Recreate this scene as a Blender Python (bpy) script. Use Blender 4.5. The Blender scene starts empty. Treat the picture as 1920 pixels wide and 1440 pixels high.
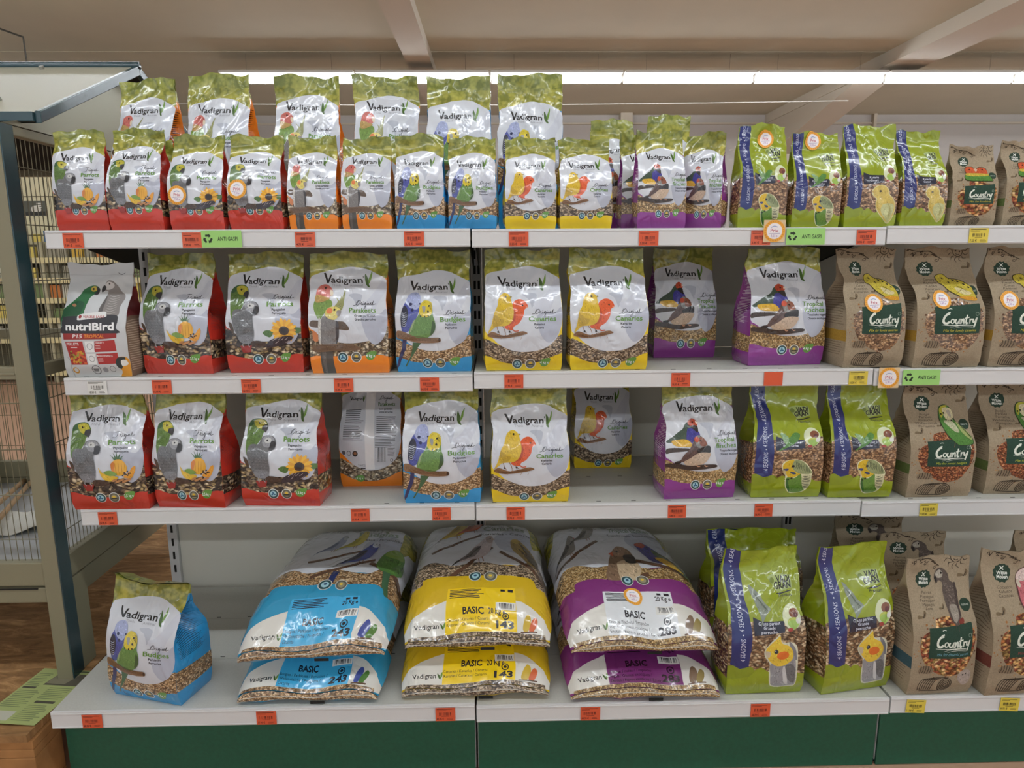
# Pet-shop gondola with bird-seed bags, an aviary cage on a pallet to the left and the shop hall behind.
# World units are metres, X to the right along the shelves, Y into the picture, Z up; the floor is Z = 0.
import bpy, bmesh, math, random
import numpy as np
from mathutils import Vector, Matrix
from mathutils.geometry import tessellate_polygon

SC = bpy.context.scene
COL = SC.collection
PI = math.pi

# ------------------------------------------------------------------ camera
cam = bpy.data.cameras.new('camera')
cam.sensor_width = 36.0
cam.lens = 36.0 * 1291.05 / 1920.0
cam.clip_start = 0.05
co = bpy.data.objects.new('camera', cam); COL.objects.link(co)
YAW, PIT, ROL = 0.0214, -0.1866, -0.0057
fw = Vector((math.sin(YAW) * math.cos(PIT), math.cos(YAW) * math.cos(PIT), math.sin(PIT)))
rt = Vector((math.cos(YAW), -math.sin(YAW), 0)); up = rt.cross(fw)
r2 = rt * math.cos(ROL) + up * math.sin(ROL); u2 = up * math.cos(ROL) - rt * math.sin(ROL)
m3 = Matrix((r2, u2, -fw)).transposed()
co.matrix_world = Matrix.Translation((0.0596, -1.6792, 1.2737)) @ m3.to_4x4()
SC.camera = co

# ------------------------------------------------------------------ world, exposure
SC.view_settings.view_transform = 'Standard'
SC.view_settings.look = 'None'
SC.view_settings.gamma = 1.0
SC.view_settings.use_curve_mapping = False
SC.view_settings.exposure = 0.1
wd = bpy.data.worlds.new('shop_hall_light'); SC.world = wd; wd.use_nodes = True
wd.node_tree.nodes['Background'].inputs[0].default_value = (0.95, 0.99, 1.03, 1)
wd.node_tree.nodes['Background'].inputs[1].default_value = 0.66
TUBE_POWER = 21.5          # emission of the fluorescent tubes
ALB = 1.25                 # printed colours are noted as they look in the shop; this lifts them to albedo

# ------------------------------------------------------------------ helpers
def lin(h):
    h = h.lstrip('#'); o = []
    for i in (0, 2, 4):
        c = int(h[i:i + 2], 16) / 255.0
        o.append(c / 12.92 if c <= 0.04045 else ((c + 0.055) / 1.055) ** 2.4)
    return np.array(o)
def alb(h, k=None):
    return np.minimum(lin(h) * (ALB if k is None else k), 0.86)
def rgba(h, k=None):
    c = alb(h, k); return (float(c[0]), float(c[1]), float(c[2]), 1.0)

class NT:
    """small node-tree builder"""
    def __init__(s, name):
        s.m = bpy.data.materials.new(name); s.m.use_nodes = True
        s.t = s.m.node_tree; s.b = s.t.nodes['Principled BSDF']
    def n(s, typ, **kw):
        nd = s.t.nodes.new(typ)
        for k, v in kw.items():
            if k.startswith('i_'):
                nd.inputs[int(k[2:]) if k[2:].isdigit() else k[2:].replace('_', ' ')].default_value = v
            else: setattr(nd, k, v)
        return nd
    def l(s, a, b): s.t.links.new(a, b)
    def set(s, **kw):
        for k, v in kw.items(): s.b.inputs[k.replace('_', ' ')].default_value = v

def ramp(nt, stops, interp='LINEAR'):
    r = nt.n('ShaderNodeValToRGB'); r.color_ramp.interpolation = interp
    e = r.color_ramp.elements
    while len(e) < len(stops): e.new(0.5)
    for el, (p, c) in zip(e, stops): el.position = p; el.color = c
    return r

def plain(name, hexcol, rough=0.5, metal=0.0, k=None, bump=0.0, bscale=80.0, spec=0.5, var=0.0, vscale=6.0):
    nt = NT(name); nt.set(Roughness=rough, Metallic=metal)
    nt.b.inputs['Specular IOR Level'].default_value = spec
    nt.b.inputs['Base Color'].default_value = rgba(hexcol, k)
    tc = nt.n('ShaderNodeTexCoord')
    if var:
        no = nt.n('ShaderNodeTexNoise', i_Scale=vscale, i_Detail=5.0); nt.l(tc.outputs['Object'], no.inputs['Vector'])
        c = rgba(hexcol, k); d = tuple(x * (1 - var) for x in c[:3]) + (1,); u = tuple(min(1, x * (1 + var * .6)) for x in c[:3]) + (1,)
        r = ramp(nt, [(0.3, d), (0.7, u)]); nt.l(no.outputs['Fac'], r.inputs['Fac']); nt.l(r.outputs['Color'], nt.b.inputs['Base Color'])
    if bump:
        no = nt.n('ShaderNodeTexNoise', i_Scale=bscale, i_Detail=4.0); nt.l(tc.outputs['Object'], no.inputs['Vector'])
        bp = nt.n('ShaderNodeBump', i_Strength=bump, i_Distance=0.004); nt.l(no.outputs['Fac'], bp.inputs['Height'])
        nt.l(bp.outputs['Normal'], nt.b.inputs['Normal'])
    return nt.m

def film_bump(nt, strength, paper):
    uv = nt.n('ShaderNodeUVMap', uv_map='metres'); oi = nt.n('ShaderNodeObjectInfo')
    ad = nt.n('ShaderNodeVectorMath', operation='ADD'); nt.l(uv.outputs['UV'], ad.inputs[0])
    cm = nt.n('ShaderNodeCombineXYZ'); ml = nt.n('ShaderNodeMath', operation='MULTIPLY', i_1=37.0)
    nt.l(oi.outputs['Random'], ml.inputs[0]); nt.l(ml.outputs[0], cm.inputs[2]); nt.l(cm.outputs[0], ad.inputs[1])
    mp = nt.n('ShaderNodeMapping'); mp.inputs['Scale'].default_value = (1.0, 0.62, 1.0); mp.inputs['Rotation'].default_value = (0, 0, 0.35)
    nt.l(ad.outputs[0], mp.inputs['Vector'])
    n1 = nt.n('ShaderNodeTexNoise', i_Scale=26.0 if not paper else 40.0, i_Detail=2.0, i_Roughness=0.45, i_Distortion=0.6)
    nt.l(mp.outputs[0], n1.inputs['Vector'])
    # folds: sharp ridges where the noise crosses its middle
    s = nt.n('ShaderNodeMath', operation='SUBTRACT', i_1=0.5); nt.l(n1.outputs['Fac'], s.inputs[0])
    a = nt.n('ShaderNodeMath', operation='ABSOLUTE'); nt.l(s.outputs[0], a.inputs[0])
    n2 = nt.n('ShaderNodeTexNoise', i_Scale=9.0, i_Detail=3.0); nt.l(ad.outputs[0], n2.inputs['Vector'])
    mk = nt.n('ShaderNodeTexNoise', i_Scale=11.0, i_Detail=1.0); nt.l(mp.outputs[0], mk.inputs['Vector'])      # creased in places, smooth elsewhere
    mr = nt.n('ShaderNodeMapRange'); mr.inputs[1].default_value = .46; mr.inputs[2].default_value = .62; mr.inputs[4].default_value = 1.5; nt.l(mk.outputs['Fac'], mr.inputs[0])
    am = nt.n('ShaderNodeMath', operation='MULTIPLY'); nt.l(a.outputs[0], am.inputs[0]); nt.l(mr.outputs[0], am.inputs[1])
    mx = nt.n('ShaderNodeMath', operation='ADD'); nt.l(am.outputs[0], mx.inputs[0]); nt.l(n2.outputs['Fac'], mx.inputs[1])
    bp = nt.n('ShaderNodeBump', i_Strength=strength, i_Distance=0.012 if not paper else 0.004)
    nt.l(mx.outputs[0], bp.inputs['Height']); nt.l(bp.outputs['Normal'], nt.b.inputs['Normal'])
    nt.l(bp.outputs['Normal'], nt.b.inputs['Coat Normal'])
    return ad

def bag_material(name, kind='ink', paper=False, seeds=None, scale=200.0, stretch=(1, 1, 1)):
    nt = NT(name)
    ad = film_bump(nt, 0.16 if paper else 0.6, paper)
    nt.set(Roughness=0.8 if paper else 0.24)
    nt.b.inputs['Specular IOR Level'].default_value = 0.25 if paper else 0.55
    if not paper:
        nt.b.inputs['Coat Weight'].default_value = 0.6; nt.b.inputs['Coat Roughness'].default_value = 0.05
    at = nt.n('ShaderNodeAttribute', attribute_name='Col')
    if kind == 'ink' and not paper:
        nt.l(at.outputs['Color'], nt.b.inputs['Base Color'])
    elif kind == 'ink':
        no = nt.n('ShaderNodeTexNoise', i_Scale=420.0, i_Detail=3.0); nt.l(ad.outputs[0], no.inputs['Vector'])
        r = ramp(nt, [(0.3, (.8, .79, .77, 1)), (0.7, (1.08, 1.08, 1.08, 1))]); nt.l(no.outputs['Fac'], r.inputs['Fac'])
        mx = nt.n('ShaderNodeMix', data_type='RGBA', blend_type='MULTIPLY'); mx.inputs[0].default_value = 1.0
        nt.l(at.outputs['Color'], mx.inputs[6]); nt.l(r.outputs['Color'], mx.inputs[7]); nt.l(mx.outputs[2], nt.b.inputs['Base Color'])
    elif kind == 'leaf':
        v = nt.n('ShaderNodeTexVoronoi', i_Scale=95.0, i_Randomness=1.0); nt.l(ad.outputs[0], v.inputs['Vector'])
        no = nt.n('ShaderNodeTexNoise', i_Scale=34.0, i_Detail=4.0, i_Roughness=.6); nt.l(ad.outputs[0], no.inputs['Vector'])
        m1 = nt.n('ShaderNodeMath', operation='MULTIPLY_ADD', i_1=0.28); nt.l(v.outputs['Distance'], m1.inputs[0]); nt.l(no.outputs['Fac'], m1.inputs[2])
        r = ramp(nt, [(0.40, (1.15, 1.1, 1.0, 1)), (0.60, (.88, .9, .8, 1)), (0.76, (.46, .52, .36, 1))]); nt.l(m1.outputs[0], r.inputs['Fac'])
        mx = nt.n('ShaderNodeMix', data_type='RGBA', blend_type='MULTIPLY'); mx.inputs[0].default_value = 1.0
        nt.l(at.outputs['Color'], mx.inputs[6]); nt.l(r.outputs['Color'], mx.inputs[7]); nt.l(mx.outputs[2], nt.b.inputs['Base Color'])
    else:
        no = nt.n('ShaderNodeTexNoise', i_Scale=scale * .35, i_Detail=2.0); nt.l(ad.outputs[0], no.inputs['Vector'])
        ds = nt.n('ShaderNodeVectorMath', operation='MULTIPLY_ADD'); ds.inputs[1].default_value = (2.2 / scale,) * 3
        nt.l(no.outputs['Color'], ds.inputs[0]); nt.l(ad.outputs[0], ds.inputs[2])
        mp = nt.n('ShaderNodeMapping'); mp.inputs['Scale'].default_value = stretch; mp.inputs['Rotation'].default_value = (0, 0, .5); nt.l(ds.outputs[0], mp.inputs['Vector'])
        v = nt.n('ShaderNodeTexVoronoi', i_Scale=scale); nt.l(mp.outputs[0], v.inputs['Vector'])
        sp = nt.n('ShaderNodeSeparateColor'); nt.l(v.outputs['Color'], sp.inputs[0])
        k = 1.0 / len(seeds)
        r = ramp(nt, [(i * k, rgba(c)) for i, c in enumerate(seeds)], 'CONSTANT'); nt.l(sp.outputs[0], r.inputs['Fac'])
        r2_ = ramp(nt, [(0.30, (1.12,) * 3 + (1,)), (0.72, (.32, .30, .28, 1))]); nt.l(v.outputs['Distance'], r2_.inputs['Fac'])
        mx = nt.n('ShaderNodeMix', data_type='RGBA', blend_type='MULTIPLY'); mx.inputs[0].default_value = 1.0
        nt.l(r.outputs['Color'], mx.inputs[6]); nt.l(r2_.outputs['Color'], mx.inputs[7]); nt.l(mx.outputs[2], nt.b.inputs['Base Color'])
    return nt.m

M = {}
M['film'] = bag_material('printed_plastic_film')
M['paper'] = bag_material('printed_kraft_paper', paper=True)
M['leaf'] = bag_material('leaf_print_film', 'leaf')
SEEDS = {
 's_parrot': (['#2c2826', '#8b7a62', '#4a4038', '#c2b294', '#3a3330', '#a28c62', '#6a5848'], 105.0, (1, 1.7, 1)),
 's_parakeet': (['#8d7d64', '#b9ae98', '#6a5a46', '#9c8a6c', '#54483a', '#c8bda6'], 150.0, (1, 1.6, 1)),
 's_budgie': (['#a5855e', '#8a6b48', '#b99a74', '#75583c', '#c4ab88'], 210.0, (1, 1.6, 1)),
 's_canary': (['#8c7a62', '#6a5a48', '#a5927a', '#4c3f34', '#b7a58c'], 200.0, (1, 1.7, 1)),
 's_finch': (['#b59a6c', '#a88a5c', '#c4ab80', '#96784c', '#8a6c44'], 260.0, (1, 1.1, 1)),
 's_lime': (['#8a6848', '#a5815c', '#6a4c34', '#b79672', '#7a5a40'], 170.0, (1, 1.7, 1)),
 's_cockatiel': (['#8a6c4c', '#ab9272', '#6a4e36', '#c2b090', '#7d6044', '#5a4430'], 120.0, (1, 1.8, 1)),
 's_red': (['#8a5236', '#a5643e', '#764230', '#b8805a', '#6a4630'], 230.0, (1, 1.5, 1)),
 's_mixred': (['#a86a3e', '#8a4a34', '#c29a62', '#6a3a2c', '#b8855a', '#d0b080', '#8a7040'], 120.0, (1, 1.4, 1)),
}
for k_, (c_, s_, st_) in SEEDS.items():
    M[k_] = bag_material('seed_mix_' + k_[2:], 'seed', k_ in ('s_red', 's_mixred'), c_, s_, st_)

def prop(o, label=None, cat=None, group=None, kind=None):
    if label: o['label'] = label
    if cat: o['category'] = cat
    if group: o['group'] = group
    if kind: o['kind'] = kind
    return o
def empty(name, loc=(0, 0, 0), rz=0.0, label=None, cat=None, group=None):
    o = bpy.data.objects.new(name, None); COL.objects.link(o)
    o.location = loc; o.rotation_euler = (0, 0, rz); o.empty_display_size = 0.05
    return prop(o, label, cat, group)

class MB:
    """collects boxes, prisms and tubes into one mesh"""
    def __init__(s): s.bm = bmesh.new(); s.mi = 0
    def _f(s, vs):
        try:
            f = s.bm.faces.new(vs); f.material_index = s.mi; return f
        except ValueError: return None
    def box(s, x0, x1, y0, y1, z0, z1):
        v = [s.bm.verts.new((x, y, z)) for z in (z0, z1) for y in (y0, y1) for x in (x0, x1)]
        for q in ((0, 2, 3, 1), (4, 5, 7, 6), (0, 1, 5, 4), (2, 6, 7, 3), (0, 4, 6, 2), (1, 3, 7, 5)): s._f([v[i] for i in q])
        return s
    def hexa(s, p):          # 8 points: bottom ring 0-3, top ring 4-7
        v = [s.bm.verts.new(q) for q in p]
        for q in ((3, 2, 1, 0), (4, 5, 6, 7), (0, 1, 5, 4), (1, 2, 6, 5), (2, 3, 7, 6), (3, 0, 4, 7)): s._f([v[i] for i in q])
        return s
    def prism(s, pts, d):    # planar outline pts (3D) extruded by vector d
        d = Vector(d); a = [s.bm.verts.new(p) for p in pts]; b = [s.bm.verts.new(Vector(p) + d) for p in pts]
        s._f(a[::-1]); s._f(b); n = len(pts)
        for i in range(n): s._f([a[i], a[(i + 1) % n], b[(i + 1) % n], b[i]])
        return s
    def tube(s, pts, r, n=6, cap=True):
        rings = []; pts = [Vector(p) for p in pts]
        for i, p in enumerate(pts):
            t = (pts[min(i + 1, len(pts) - 1)] - pts[max(i - 1, 0)]).normalized()
            a = t.cross(Vector((0, 0, 1)));
            if a.length < 1e-3: a = t.cross(Vector((0, 1, 0)))
            a.normalize(); b = t.cross(a)
            rings.append([s.bm.verts.new(p + (a * math.cos(2 * PI * k / n) + b * math.sin(2 * PI * k / n)) * r) for k in range(n)])
        for i in range(len(rings) - 1):
            for k in range(n): s._f([rings[i][k], rings[i][(k + 1) % n], rings[i + 1][(k + 1) % n], rings[i + 1][k]])
        if cap: s._f(rings[0][::-1]); s._f(rings[-1])
        return s
    def build(s, name, mat, parent=None, bevel=0.0, smooth=False):
        if bevel: bmesh.ops.bevel(s.bm, geom=list(s.bm.edges), offset=bevel, segments=2, affect='EDGES', profile=0.6)
        bmesh.ops.recalc_face_normals(s.bm, faces=s.bm.faces)
        me = bpy.data.meshes.new(name); s.bm.to_mesh(me); s.bm.free()
        for m in (mat if isinstance(mat, (list, tuple)) else [mat]): me.materials.append(m)
        if smooth: me.polygons.foreach_set('use_smooth', [True] * len(me.polygons))
        o = bpy.data.objects.new(name, me); COL.objects.link(o)
        if parent is not None: o.parent = parent
        return o

# ------------------------------------------------------------------ flat artwork printed on bags, cards and labels
_TXT = {}
def text_tris(s, bold=0.0):
    key = (s, bold)
    if key not in _TXT:
        cu = bpy.data.curves.new('lettering', 'FONT'); cu.body = s; cu.size = 1.0; cu.resolution_u = 2; cu.offset = bold
        ob = bpy.data.objects.new('lettering', cu); COL.objects.link(ob)
        dg = bpy.context.evaluated_depsgraph_get(); ev = ob.evaluated_get(dg); me = ev.to_mesh()
        me.calc_loop_triangles()
        V = np.array([v.co[:2] for v in me.vertices]) if len(me.vertices) else np.zeros((0, 2))
        T = np.array([t.vertices[:] for t in me.loop_triangles], int).reshape(-1, 3)
        tri = V[T] if len(T) else np.zeros((0, 3, 2))
        ev.to_mesh_clear(); bpy.data.objects.remove(ob); bpy.data.curves.remove(cu)
        _TXT[key] = tri / 0.7
    return _TXT[key]
def catmull(p, closed=True, sub=4):
    p = np.asarray(p, float); n = len(p); o = []
    for i in range(n if closed else n - 1):
        if closed: a, b, c, d = p[(i - 1) % n], p[i], p[(i + 1) % n], p[(i + 2) % n]
        else: a, b, c, d = p[max(i - 1, 0)], p[i], p[i + 1], p[min(i + 2, n - 1)]
        for k in range(sub):
            t = k / sub
            o.append(0.5 * (2 * b + (c - a) * t + (2 * a - 5 * b + 4 * c - d) * t * t + (3 * b - a - 3 * c + d) * t ** 3))
    if not closed: o.append(p[-1])
    return np.array(o)
def pairs(l): return np.asarray(l, float).reshape(-1, 2)
def split_tris(T, K, ax, c):
    pos = T[:, :, ax] >= c; n = pos.sum(1); x = (n > 0) & (n < 3)
    if not x.any(): return T, K
    A, kx, px, nx = T[x], K[x], pos[x], n[x]
    lone = np.where(nx == 1, px.argmax(1), (~px).argmax(1)); r = np.arange(len(A))
    a, b, d = A[r, lone], A[r, (lone + 1) % 3], A[r, (lone + 2) % 3]
    def cut(p, q):
        t = (c - p[:, ax]) / (q[:, ax] - p[:, ax]); o = p + (q - p) * t[:, None]; o[:, ax] = c; return o
    p, q = cut(a, b), cut(a, d)
    N = np.concatenate([np.stack([a, p, q], 1), np.stack([p, b, d], 1), np.stack([p, d, q], 1)])
    return np.concatenate([T[~x], N]), np.concatenate([K[~x], kx, kx, kx])

class Art:
    """polygons, strokes and lettering; coordinates run in the frame of a picture sheet, y downwards"""
    def __init__(s, frame=(0, 100, 0, 100, 0, 100)):
        s.f = frame; s.T = []; s.keys = []; s.box = []; s.lay = []; s.cache = {}; s.rnd = random.Random(5); s.fx = 0.0
    def fr(s, *f): s.f = f if len(f) == 6 else (f[0], f[1], f[0], f[1], f[2], f[3]); return s
    def uv(s, p):
        a, b, c, d, yt, yb = s.f; t = (p[..., 1] - yt) / (yb - yt)
        l = a + (c - a) * t; r = b + (d - b) * t
        return np.stack([(p[..., 0] - l) / (r - l), 1 - t], -1)
    def put(s, tri, key):
        if len(tri) == 0: return s
        T = s.uv(np.asarray(tri, float)); lo = T.min((0, 1)); hi = T.max((0, 1)); L = 1
        for (l2, h2), k in zip(s.box, s.lay):
            if (lo < h2).all() and (hi > l2).all(): L = max(L, k + 1)
        s.T.append(T); s.keys.append(key); s.box.append((lo, hi)); s.lay.append(L); return s
    def poly(s, p, key):
        p = pairs(p) if not isinstance(p, np.ndarray) else p
        t = tessellate_polygon([[Vector((x, y, 0)) for x, y in p]])
        return s.put(p[np.array(t, int)] if len(t) else [], key)
    def sm(s, p, key, sub=4):
        q = catmull(pairs(p), True, sub); s.poly(q, key)
        return s.plumage(q, key) if s.fx else s
    def plumage(s, q, key):
        """short darker and lighter barbs over the printed feathers"""
        x, y = q[:, 0], q[:, 1]; area = abs(np.dot(x, np.roll(y, 1)) - np.dot(y, np.roll(x, 1))) / 2; u = s.fx
        if area < 60 * u * u or not key.startswith('#'): return s
        r = np.random.default_rng(int(area) % 9973); n = int(min(240, area / (5.5 * u * u)))
        P = r.uniform(q.min(0), q.max(0), (n * 3, 2)); x2, y2 = np.roll(x, -1), np.roll(y, -1)
        ins = (((y[None] > P[:, 1:]) != (y2[None] > P[:, 1:])) & (P[:, :1] < (x2 - x)[None] * (P[:, 1:] - y[None]) / np.where(y2 == y, 1e-9, y2 - y)[None] + x[None])).sum(1) % 2 == 1
        dmin = np.sqrt(((P[:, None] - q[None]) ** 2).sum(2)).min(1); P = P[ins & (dmin > 1.5 * u)][:n]
        if len(P) < 4: return s
        t = 1.15 + r.normal(0, .35, len(P)); d = np.stack([np.cos(t), np.sin(t)], 1); nn = np.stack([-d[:, 1], d[:, 0]], 1)
        L = r.uniform(1.2, 2.4, len(P))[:, None] * u; W = r.uniform(.25, .5, len(P))[:, None] * u
        tri = np.stack([P - d * L * .5 - nn * W, P + d * L * .5, P - d * L * .5 + nn * W], 1); h = len(tri) // 2
        c = np.array([int(key[i:i + 2], 16) for i in (1, 3, 5)], float); hx = lambda v: '#%02x%02x%02x' % tuple(int(max(0, min(255, k))) for k in v)
        s.put(tri[:h], hx(c * .8)); s.put(tri[h:], hx(c * 1.14 + 6)); return s
    def ell(s, cx, cy, rx, key, ry=None, n=18, rot=0.0):
        ry = rx if ry is None else ry; a = np.linspace(0, 2 * PI, n, endpoint=False); c_, s_ = math.cos(rot), math.sin(rot)
        x, y = rx * np.cos(a), ry * np.sin(a)
        return s.poly(np.stack([cx + x * c_ - y * s_, cy + x * s_ + y * c_], 1), key)
    def ring(s, cx, cy, r, w, key, n=22, ry=None):
        ry = r if ry is None else ry
        a = np.linspace(0, 2 * PI, n + 1); u = np.stack([np.cos(a), np.sin(a)], 1)
        o = u * (r, ry) + (cx, cy); i = u * (r - w, ry - w) + (cx, cy)
        return s.put(np.concatenate([np.stack([o[:-1], o[1:], i[1:]], 1), np.stack([o[:-1], i[1:], i[:-1]], 1)]), key)
    def st(s, p, w, key, smooth=True, taper=False, sub=4):
        p = pairs(p) if not isinstance(p, np.ndarray) else p
        if smooth and len(p) > 2: p = catmull(p, False, sub)
        d = np.gradient(p, axis=0); d /= np.maximum(np.linalg.norm(d, axis=1), 1e-9)[:, None]; nrm = np.stack([-d[:, 1], d[:, 0]], 1)
        ww = np.full(len(p), w * .5)
        if taper: ww = ww * (0.25 + 0.75 * np.sin(np.linspace(0.1, PI - 0.1, len(p))))
        l, r = p + nrm * ww[:, None], p - nrm * ww[:, None]
        return s.put(np.concatenate([np.stack([l[:-1], l[1:], r[1:]], 1), np.stack([l[:-1], r[1:], r[:-1]], 1)]), key)
    def tx(s, t, x, y, h, key, w=None, bold=0.0, rot=0.0, shear=0.0, mid=False):
        tri = text_tris(t, bold).copy()
        if len(tri) == 0: return s
        lo, hi = tri[..., 0].min(), tri[..., 0].max(); tri[..., 0] -= lo; wd_ = max(hi - lo, 1e-6)
        k = (w / wd_) if w else h
        X = tri[..., 0] * k + tri[..., 1] * h * shear; Y = -tri[..., 1] * h
        if mid: X = X - wd_ * k / 2
        c_, s_ = math.cos(rot), math.sin(rot)
        return s.put(np.stack([x + X * c_ - Y * s_, y + X * s_ + Y * c_], -1), key)
    def lines(s, x, y, w, n, dy, h, key, ragged=.25, skew=0.0):      # blocks of small print too fine to read
        for i in range(n):
            ww = w * (1 - ragged * s.rnd.random())
            s.poly([x, y + i * dy, x + ww, y + i * dy + skew * ww, x + ww, y + i * dy + h + skew * ww, x, y + i * dy + h], key)
        return s
    def bars(s, x, y, w, h, n, key):                                 # bar code
        k = w / n
        for i in range(n):
            if s.rnd.random() < .68: s.poly([x + i * k, y, x + i * k + k * s.rnd.choice((.4, .6, .9)), y, x + i * k + k * .5, y + h, x + i * k, y + h], key)
        return s
    def flat(s, nu, nv, vs=1.0, voff=0.0, vlo=0.0, vhi=1.0):
        """triangles cut along the lines of an nu x nv grid, welded; returns verts(u,v), tris, key index per vertex, layer per vertex"""
        ck = (nu, nv, round(vs, 3), round(voff, 3), vlo, vhi)
        if ck in s.cache: return s.cache[ck]
        T = np.concatenate(s.T); K = np.repeat(np.arange(len(s.T)), [len(t) for t in s.T])
        T = T.copy(); T[:, :, 1] = T[:, :, 1] * vs + voff
        for ax, n in ((0, nu), (1, nv)):
            for i in range(n + 1): T, K = split_tris(T, K, ax, i / n)
        T = np.concatenate([T, T[..., :1] * nu - T[..., 1:2] * nv], 2)       # and along the diagonals of its cells
        for i in range(-nv, nu + 1): T, K = split_tris(T, K, 2, float(i))
        T = T[..., :2]; T = np.clip(T, -1, 2)
        for ax in (0, 1):
            m = T[:, :, ax].mean(1); lo, hi = (0, 1) if ax == 0 else (vlo, vhi)
            ok = (m > lo) & (m < hi); T, K = T[ok], K[ok]
        ar = np.abs((T[:, 1, 0] - T[:, 0, 0]) * (T[:, 2, 1] - T[:, 0, 1]) - (T[:, 2, 0] - T[:, 0, 0]) * (T[:, 1, 1] - T[:, 0, 1]))
        ok = ar > 1e-9; T, K = T[ok], K[ok]
        sg = (T[:, 1, 0] - T[:, 0, 0]) * (T[:, 2, 1] - T[:, 0, 1]) - (T[:, 2, 0] - T[:, 0, 0]) * (T[:, 1, 1] - T[:, 0, 1])
        T[sg < 0] = T[sg < 0][:, ::-1]
        q = np.concatenate([np.round(T.reshape(-1, 2) * 2e5).astype(np.int64), np.repeat(K, 3)[:, None]], 1)
        _, ix, inv = np.unique(q, axis=0, return_index=True, return_inverse=True)
        out = (T.reshape(-1, 2)[ix], inv.reshape(-1, 3), np.repeat(K, 3)[ix], np.array(s.lay)[np.repeat(K, 3)[ix]] if len(ix) else np.zeros(0, int))
        s.cache[ck] = out; return out

_KEYC = {}
def key_colour(k):
    if k not in _KEYC: _KEYC[k] = np.array([.5, .5, .5]) if k in M else alb(k)
    return _KEYC[k]

def mesh_arrays(name, V, F, matidx, mats, colv=None, uvv=None, nrm=None, smooth=True):
    """V (n,3); F list of index arrays of one width each; matidx list of arrays"""
    me = bpy.data.meshes.new(name); me.vertices.add(len(V)); me.vertices.foreach_set('co', np.asarray(V, np.float32).ravel())
    lt = np.concatenate([f.ravel() for f in F]).astype(np.int32)
    tot = np.concatenate([np.full(len(f), f.shape[1]) for f in F]).astype(np.int32)
    me.loops.add(len(lt)); me.loops.foreach_set('vertex_index', lt)
    me.polygons.add(len(tot)); me.polygons.foreach_set('loop_start', np.concatenate([[0], np.cumsum(tot)[:-1]]).astype(np.int32))
    try: me.polygons.foreach_set('loop_total', tot)
    except Exception: pass
    me.polygons.foreach_set('material_index', np.concatenate(matidx).astype(np.int32))
    for m in mats: me.materials.append(m)
    if uvv is not None:
        ul = me.uv_layers.new(name='metres'); ul.data.foreach_set('uv', np.asarray(uvv, np.float32)[lt].ravel())
    if colv is not None:
        ca = me.color_attributes.new('Col', 'FLOAT_COLOR', 'POINT')
        ca.data.foreach_set('color', np.concatenate([colv, np.ones((len(colv), 1))], 1).astype(np.float32).ravel())
    me.update(calc_edges=True)
    me.polygons.foreach_set('use_smooth', [smooth] * len(tot))
    me.validate(clean_customdata=False)
    if nrm is not None and len(me.vertices) == len(nrm): me.normals_split_custom_set_from_vertices(np.asarray(nrm, np.float32).tolist())
    return me
def link(name, me, parent=None):
    o = bpy.data.objects.new(name, me); COL.objects.link(o)
    if parent is not None: o.parent = parent
    return o
def grid_normals(P):
    du = np.gradient(P, axis=1); dv = np.gradient(P, axis=0); n = np.cross(du, dv)
    return n / np.maximum(np.linalg.norm(n, axis=2), 1e-9)[..., None]
def bilin(G, u, v):
    nv, nu = G.shape[0] - 1, G.shape[1] - 1
    x = np.clip(u * nu, 0, nu - 1e-6); y = np.clip(v * nv, 0, nv - 1e-6); i = x.astype(int); j = y.astype(int)
    a = (x - i)[:, None]; b = (y - j)[:, None]
    g00, g10, g01, g11 = G[j, i], G[j, i + 1], G[j + 1, i], G[j + 1, i + 1]           # exactly on the two triangles of the cell
    return np.where(a >= b, g00 + (g10 - g00) * a + (g11 - g10) * b, g00 + (g01 - g00) * b + (g11 - g01) * a)

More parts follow.
